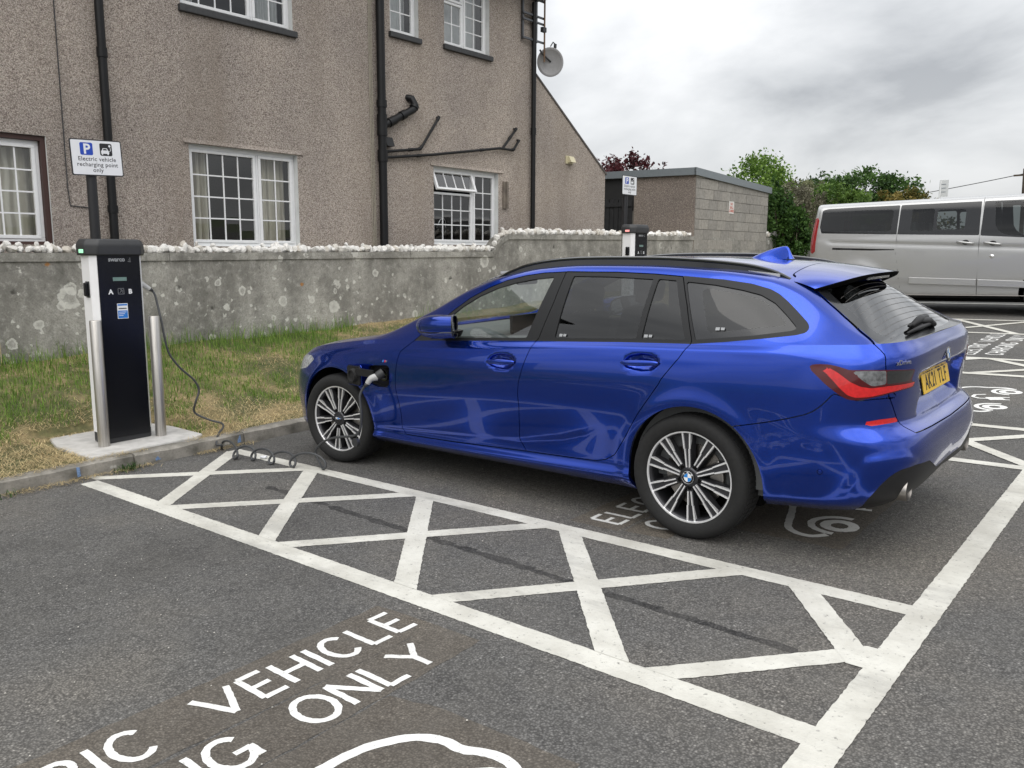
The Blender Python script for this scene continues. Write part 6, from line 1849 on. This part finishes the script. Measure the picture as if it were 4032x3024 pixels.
# number plate
M_YEL = plain('plate_yellow', (0.80, 0.50, 0.03), rough=.35, coat=.3, var=.03)
M_BLK = plain('print_black', (0.01, 0.01, 0.012), rough=.5)
xp = float(B.V[np.argmin((B.A[:, 0] - 3.05) ** 2 + (B.V[:, 2] - .81) ** 2), 0]); print('plate x', xp)
pm = Matrix.Translation((xp + .012, .012, .808)) @ Matrix.Rotation(R(-11), 4, 'Y') @ Matrix.Rotation(R(90), 4, 'Z') @ Matrix.Rotation(R(90), 4, 'X')
mb = MB(); mb.box(-.26, .26, -.0555, .0555, -.004, .003); np_ = bevel(mb.build('number_plate', M_YEL, car, pm), .003)
mb = MB(); mb.box(-.262, .262, -.058, .06, -.012, -.0045); mb.build('plate_holder', M_PLASTIC, np_)
for ch, xx in zip('AK21TLF', (-.188, -.129, -.07, -.026, .063, .122, .181)):
    me = text_mesh(ch, .108, .0006, .001, 'CENTER'); me.materials.append(M_BLK)
    link('plate_letter', me, np_, Matrix.Translation((xx, -.0375, .0036)) @ Matrix.Diagonal((.78, 1.0, 1, 1)))
# tailgate badge
k = np.argmin(np.where(B.A[:, 1] < _nl - 1, (B.A[:, 0] - 3.05) ** 2 + (B.V[:, 2] - .93) ** 2, 9)); xb = float(B.V[k, 0])
bd = roundel(.041); bd.parent = tailgate
bd.matrix_local = Matrix.Translation((xb + .003, 0, .937)) @ Matrix.Rotation(R(-5), 4, 'Y') @ Matrix.Rotation(R(90), 4, 'Z') @ Matrix.Rotation(R(90), 4, 'X')
me = text_mesh('xDrive', .038, .001, .0008, 'LEFT', 1.0); me.materials.append(M_CHROME)
link('lettering', me, tailgate, frame_at(2.376, .950, .003) @ Matrix.Rotation(R(2), 4, 'Z') @ Matrix.Diagonal((.85, .8, 1, 1)))
# wing badge
f = frame_at(-.868, .792, .002)
for i, (c, x0) in enumerate((((.05, .3, .75), -.022), ((.02, .03, .3), -.012), ((.75, .03, .03), -.002))):
    mb = MB(); mb.prism([(x0, -.0075), (x0 + .009, -.0075), (x0 + .014, .0075), (x0 + .005, .0075)], 0, .002, 'xy'); mb.build('wing_badge', plain('badge_stripe', c, rough=.3), car, f)
mb = MB(); mb.prism([(.010, -.0075), (.015, -.0075), (.016, .002), (.019, -.006), (.0225, .002), (.0225, -.0075), (.027, -.0075), (.027, .0075), (.0225, .0075), (.019, .001), (.0155, .0075), (.010, .0075)], 0, .002, 'xy'); mb.build('wing_badge', M_CHROME, car, f)
# parking sensor
mb = MB(); mb.lathe([(0, .001), (.0095, .001), (.0105, -.001)], 20, 'z'); mb.build('parking_sensor', M_PAINT, bumper, frame_at(2.058, .462, .0008))
mb = MB(); mb.lathe([(.0105, .0006), (.0125, .0006)], 20, 'z'); mb.build('parking_sensor', M_UNDER, bumper, frame_at(2.058, .462, .0012))
# exhaust tips
for sy in (-1, 1):
    mb = MB(); org = (2.312, sy * .60, .358)
    mb.lathe([(.046, -.06), (.048, .08), (.052, .105), (.055, .095), (.055, -.06)], 32, 'x', org); mb.build('exhaust_tip', M_STEEL, car, smooth=True, auto=40)
    mb = MB(); mb.lathe([(0, .0), (.047, .0), (.047, .07)], 24, 'x', org); mb.build('exhaust_bore', plain('rusty_bore', (.05, .03, .02), rough=.8) if sy < 0 else bpy.data.materials['rusty_bore'], car)
# open charge flap and socket
f0 = surf_at(-.94, .69)[0]
mb = MB(); fp = POLYS['flap']
mb2 = []
vs = [(a, -.898, b) for a, b in fp] + [(a + (-.0 if a < -.94 else 0), -.845, b) for a, b in fp]; nfp = len(fp)
mb.add(vs, [(i, (i + 1) % nfp, nfp + (i + 1) % nfp, nfp + i) for i in range(nfp)] + [tuple(range(nfp, 2 * nfp))])
mb.build('charge_socket_recess', M_PLASTIC, car, fix=False)
mb = MB(); mb.lathe([(.0, -.870), (.034, -.870), (.034, -.893), (.043, -.893), (.043, -.846)], 32, 'y', (-.895, 0, .695)); mb.build('charge_socket', M_GLOSSBLK, car, smooth=True, auto=40)
fl_m = Matrix.Translation((-1.145, -.945, .683)) @ Matrix.Rotation(R(-9), 4, 'Z')
flap = empty('charge_flap'); flap.parent = car; flap.matrix_local = fl_m
mb = MB(); rr = [(-.095, -.06), (-.085, -.075), (.07, -.078), (.09, -.06), (.095, .06), (.08, .075), (-.08, .07), (-.095, .055)]
mb.prism([(a, b) for a, b in rr], .006, .012, 'xz'); bevel(mb.build('flap_skin', M_PAINT, flap), .002)
mb = MB(); mb.prism([(a * .9, b * .88) for a, b in rr], -.004, .006, 'xz'); mb.build('flap_liner', M_PLASTIC, flap)
mb = MB(); mb.lathe([(.0, -.022), (.033, -.022), (.036, -.034), (.046, -.034), (.048, -.004)], 32, 'y', (.012, 0, .0)); mb.build('socket_cap', M_RUBBER, flap, smooth=True, auto=40)
mb = MB(); mb.bar((.05, -.012, .03), (.21, .03, .022), .012, .05, (0, 0, 1)); mb.build('hinge_arm', M_PLASTIC, flap)
# screen stickers: etched glass marks
mk = plain('etched_mark', (.32, .33, .34), rough=.6)
for s_, z_ in ((.60, 1.026), (1.158, 1.046), (1.56, 1.098)):
    mb = MB(); mb.box(-.022, .0, -.008, .008, 0, .0006); mb.box(.006, .026, -.006, .008, 0, .0006); mb.build('glass_mark', mk, car, frame_at(s_, z_, .001))
# ---------------------------------------------------------------- silver minibus beyond
M_SILVER = car_paint('silver_paint', (.50, .50, .495), (.41, .41, .405), metal=.6, rough=.34)
M_REDV = plain('deep_red_lens', (0.28, 0.01, 0.012), rough=.12, coat=.8)
VZ = gz(11.0)
van = empty('minibus', Matrix.Translation((-.07, 11.98, VZ + .03)) @ Matrix.Rotation(R(1.0), 4, 'Z'), 'silver passenger minibus with black windows parked beyond the blue car', 'minibus')
rows_z = [.26, .30, .36, .48, .62, .90, 1.10, 1.25, 1.34, 1.42, 1.62, 1.82, 1.90, 1.945, 1.965, 1.975, 1.98]
rows_w = [.86, .93, .958, .965, .985, .99, .988, .98, .965, .955, .912, .862, .82, .74, .60, .30, .0]
tt = np.linspace(0, 1, 90); kk = np.linspace(0, 1, len(rows_z)); zz0 = pc(kk, rows_z)(tt); ww0 = pc(kk, rows_w)(tt); ww0[-1] = 0
# even out the sampling along the section
Ls = np.concatenate([[0], np.cumsum(np.hypot(np.diff(zz0), np.diff(ww0)))]); us = np.linspace(0, Ls[-1], 90); zz0 = np.interp(us, Ls, zz0); ww0 = np.interp(us, Ls, ww0); ww0[-1] = 0
na = 40; ca, cb, cu = corner(3.4, 4.0, na)
fa, fb, fu = corner(2.6, 2.6, na)
cols = []; sv = []
for k in range(na - 1, 0, -1): cols.append(('r', k)); sv.append(-2.1 - cu[k] * 1.2)
for x in np.linspace(-2.1, 1.9, 200): cols.append(('m', x)); sv.append(x)
for k in range(1, na): cols.append(('f', k)); sv.append(1.9 + fu[k] * 1.2)
zfront = pc([-3, .95, 1.25, 2.0, 2.2, 2.45, 2.6], [1.98, 1.98, 1.93, 1.30, 1.16, 1.06, .9])
P = np.zeros((len(cols), 90, 3))
for i, (t, q) in enumerate(cols):
    w = ww0.copy(); z = zz0.copy()
    if t == 'm': x = np.full(90, q)
    elif t == 'r': x = -2.1 - (.30 - .10 * sstep(1.2, 2.0, z) - .03 * sstep(.7, .2, z)) * ca[q]; w = w * cb[q]
    else: x = 1.9 + .68 * fa[q] * np.ones(90); w = w * fb[q]
    zm = zfront(x); z = np.where(z > .9, .9 + (z - .9) * np.minimum(1, (zm - .9 + .02) / 1.08), z)
    P[i] = np.stack([x, w, z], -1)
# belt crease pressed into the flank and a blister over the rear wheel
fl_ = P.reshape(-1, 3); d = fl_[:, 2] - (1.155 - .055 * fl_[:, 0])
fl_[:, 1] -= .012 * np.exp(-(d / .03) ** 2) * (fl_[:, 1] > .85) * sstep(-2.05, -1.9, fl_[:, 0])
r_ = np.hypot(fl_[:, 0] + 1.47, fl_[:, 2] - .36); fl_[:, 1] += .02 * np.exp(-((r_ - .47) / .09) ** 2) * (fl_[:, 2] > .2) * (fl_[:, 2] < 1.1)
P = fl_.reshape(P.shape); P[:, -1, 1] = 0
sv = np.array(sv)
V, S_, T = tomesh(sv, P)
nn = grid_normals(P).reshape(-1, 3); core = np.stack([np.clip(fl_[:, 0], -1.9, 1.6), 0 * fl_[:, 0], np.full(len(fl_), .9)], 1); nn *= np.where(((fl_ - core) * nn).sum(1) < 0, -1, 1)[:, None]
nn[fl_[:, 1] < 1e-9, 1] = 0; nn /= np.maximum(np.linalg.norm(nn, axis=1, keepdims=True), 1e-9); nn = nn * np.array([1, -1, 1])
fn = np.cross(V[T[:, 1]] - V[T[:, 0]], V[T[:, 2]] - V[T[:, 0]]); ok = np.linalg.norm(fn, axis=1) > 1e-10; T = T[ok]; fn = fn[ok]
k = (fn * nn[T].sum(1)).sum(1) < 0; T[k] = T[k][:, ::-1]
W = Surf(V, nn, np.stack([S_, np.zeros(len(V))], 1), T)
VP = {'band_rear': [(-2.20, 1.542), (-2.11, 1.431), (-.80, 1.368), (-.785, 1.872), (-1.46, 1.875), (-2.03, 1.87), (-2.165, 1.835)],
      'band_slide': [(-.785, 1.368), (.487, 1.312), (.482, 1.868), (-.765, 1.873)],
      'band_front': [(.505, 1.306), (1.076, 1.261), (1.6, 1.22), (1.75, 1.30), (1.25, 1.80), (1.10, 1.86), (.525, 1.868)],
      'p1': [(-2.134, 1.772), (-2.077, 1.802), (-1.459, 1.812), (-.907, 1.808), (-.879, 1.768), (-.90, 1.446), (-.926, 1.428), (-2.076, 1.474), (-2.127, 1.539)],
      'p2a': [(-.575, 1.785), (-.237, 1.786), (-.219, 1.753), (-.227, 1.413), (-.55, 1.417), (-.583, 1.462)],
      'p2b': [(-.173, 1.732), (-.145, 1.763), (.245, 1.75), (.266, 1.719), (.261, 1.448), (.231, 1.419), (-.145, 1.431), (-.171, 1.455)],
      'p3': [(.684, 1.84), (1.04, 1.835), (1.15, 1.79), (1.6, 1.30), (1.55, 1.26), (1.074, 1.286), (.845, 1.314), (.749, 1.395), (.705, 1.483)],
      'lamp': [(-2.36, 1.72), (-2.27, 1.67), (-2.31, 1.1), (-2.42, 1.06), (-2.55, 1.1), (-2.5, 1.7)]}
VP = {a: chaikin(b, 2) for a, b in VP.items()}
def near_line(SZ_, pts):
    best = np.full(len(SZ_), 9.0)
    for a, b in zip(pts, pts[1:]):
        a = np.array(a); d = np.array(b) - a; t = np.clip((SZ_ - a) @ d / (d @ d), 0, 1); best = np.minimum(best, np.linalg.norm(SZ_ - a - t[:, None] * d, axis=1))
    return best
SEAMS = [[(-.777, 1.95), (-.79, 1.369), (-.80, 1.081), (-.76, .801), (-.705, .40)], [(.515, 1.93), (.496, 1.308), (.488, .879), (.494, .30)], [(-.79, 1.93), (.51, 1.925)]]
arch = lambda: np.minimum(np.hypot(W.V[:, 0] + 1.47, W.V[:, 2] - .36), np.hypot(W.V[:, 0] - 1.5, W.V[:, 2] - .36)) - .40
W.cut(arch()); W.T = W.T[W.cen(arch()) > 0]
for a in VP: W.cut(psdf(W.sz(), VP[a]))
for sm in SEAMS: W.cut(near_line(W.sz(), sm) - .004)
SZ = W.sz(); c_ = {a: W.cen(psdf(SZ, VP[a])) for a in VP}; seam = np.min([W.cen(near_line(SZ, sm)) for sm in SEAMS], 0) < .004
cen_z = W.cen(W.V[:, 2]); cen_x = W.cen(W.V[:, 0])
free = np.ones(len(W.T), bool)
take(seam & (c_['band_rear'] > 0) & (c_['band_slide'] > 0) & (c_['band_front'] > 0))
M_VGLASS = glass('minibus_glass', (.40, .43, .43), refl=.9); M_VDARK = glass('minibus_dark_glass', (.20, .215, .215), refl=.9)
mm = {a: take(c_[a] < 0) for a in ('p1', 'p2a', 'p2b', 'p3', 'lamp', 'band_rear', 'band_slide', 'band_front')}
skirt_ = take((cen_z < .315))
for sd_ in 'LR':
    b1 = W.part('window_band', mm['band_rear'], M_FRIT, van, sd_, .01); W.part('window_pane', mm['p1'], M_VDARK, b1, sd_, 0, -.004)
    b2 = W.part('window_band', mm['band_slide'], M_FRIT, van, sd_, .01); W.part('window_pane', mm['p2a'], M_VGLASS, b2, sd_, 0, -.004); W.part('window_pane', mm['p2b'], M_VGLASS, b2, sd_, 0, -.004)
    b3 = W.part('window_band', mm['band_front'], M_FRIT, van, sd_, .01); W.part('window_pane', mm['p3'], M_VGLASS, b3, sd_, 0, -.004)
    W.part('tail_lamp', mm['lamp'], M_REDV, van, sd_, .01, .003)
W.part('body_shell', free, M_SILVER, van, 'C', .0)
W.part('sill', skirt_, M_PLASTIC, van, 'C', .02, -.004)
def vbox(name, x0, x1, z0, z1, w, t, mat, slope=0.0, bv=.006):
    mb = MB(); mb.prism([(x0, z0), (x1, z0 + slope), (x1, z1 + slope), (x0, z1)], -w - t, -w + .02, 'xz'); return bevel(mb.build(name, mat, van), bv, 2)
vbox('slide_rail', -1.89, -.815, 1.127, 1.165, .984, .004, M_GLOSSBLK, -.05, .003)
vbox('side_moulding', -.56, .480, .515, .625, .983, .012, M_SILVER, -.035); vbox('side_moulding', .503, 1.2, .478, .588, .983, .012, M_SILVER, -.03)
mb = MB(); mb.tube([(-1.0, -.962, .318), (1.2, -.962, .318)], 0.004, 6); mb.build('chrome_strip', M_STEEL, van)
for x0, z0 in ((.168, 1.215), (.571, 1.19)):
    mb = MB(); mb.tube([(x0, -.985, z0), (x0 + .03, -1.015, z0 - .004), (x0 + .21, -1.015, z0 - .03), (x0 + .245, -.985, z0 - .036)], .017, 8); mb.build('door_handle', M_SILVER, van, smooth=True)
    mb = MB(); mb.prism([(x0 + .125 + .055 * math.cos(R(a)), z0 - .012 + .04 * math.sin(R(a))) for a in range(0, 360, 24)], -.990, -.97, 'xz'); mb.build('handle_recess', M_PLASTIC, van)
mb = MB(); mb.lathe([(0, -.996), (.032, -.994), (.036, -.98)], 20, 'y', (.693, 0, .964)); mb.build('door_lock', M_CHROME, van, smooth=True)
mb = MB(); mb.box(-1.95, 2.0, -.78, .78, .2, .5); mb.box(-1.9, 1.6, -.88, .88, .5, .54); mb.build('underbody', M_UNDER, van)
for x in (-1.47, 1.5):
    for sy in (-1, 1):
        w = empty('wheel'); w.parent = van; w.matrix_local = Matrix.Translation((x, sy * .945, .335)) @ Matrix.Rotation(R(180) if sy > 0 else 0, 4, 'Z')
        mb = MB(); mb.lathe([(.20, .0), (.22, -.015), (.30, -.015), (.335, .02), (.335, .17), (.30, .2)], 40, 'y'); mb.build('tyre', M_RUBBER, w, smooth=True, auto=40)
        mb = MB(); mb.lathe([(0, .03), (.06, .0), (.20, .02)], 32, 'y'); mb.build('wheel_trim', M_ALLOY, w, smooth=True, auto=40)
for x in (-1.3, -.45, .5):
    for y in (-.5, .0, .5):
        st_ = empty('seat'); st_.parent = van
        mb = MB(); mb.prism([(x - .1, .6), (x + .35, .6), (x + .35, .72), (x + .02, .74), (x - .10, 1.38), (x - .2, 1.38)], y - .2, y + .2, 'xz'); bevel(mb.build('seat_back', M_CABIN, st_), .04, 2)
        mb = MB(); mb.prism([(x - .22, 1.40), (x - .12, 1.40), (x - .13, 1.58), (x - .21, 1.58)], y - .13, y + .13, 'xz'); bevel(mb.build('headrest', M_CABIN, st_), .03, 2)
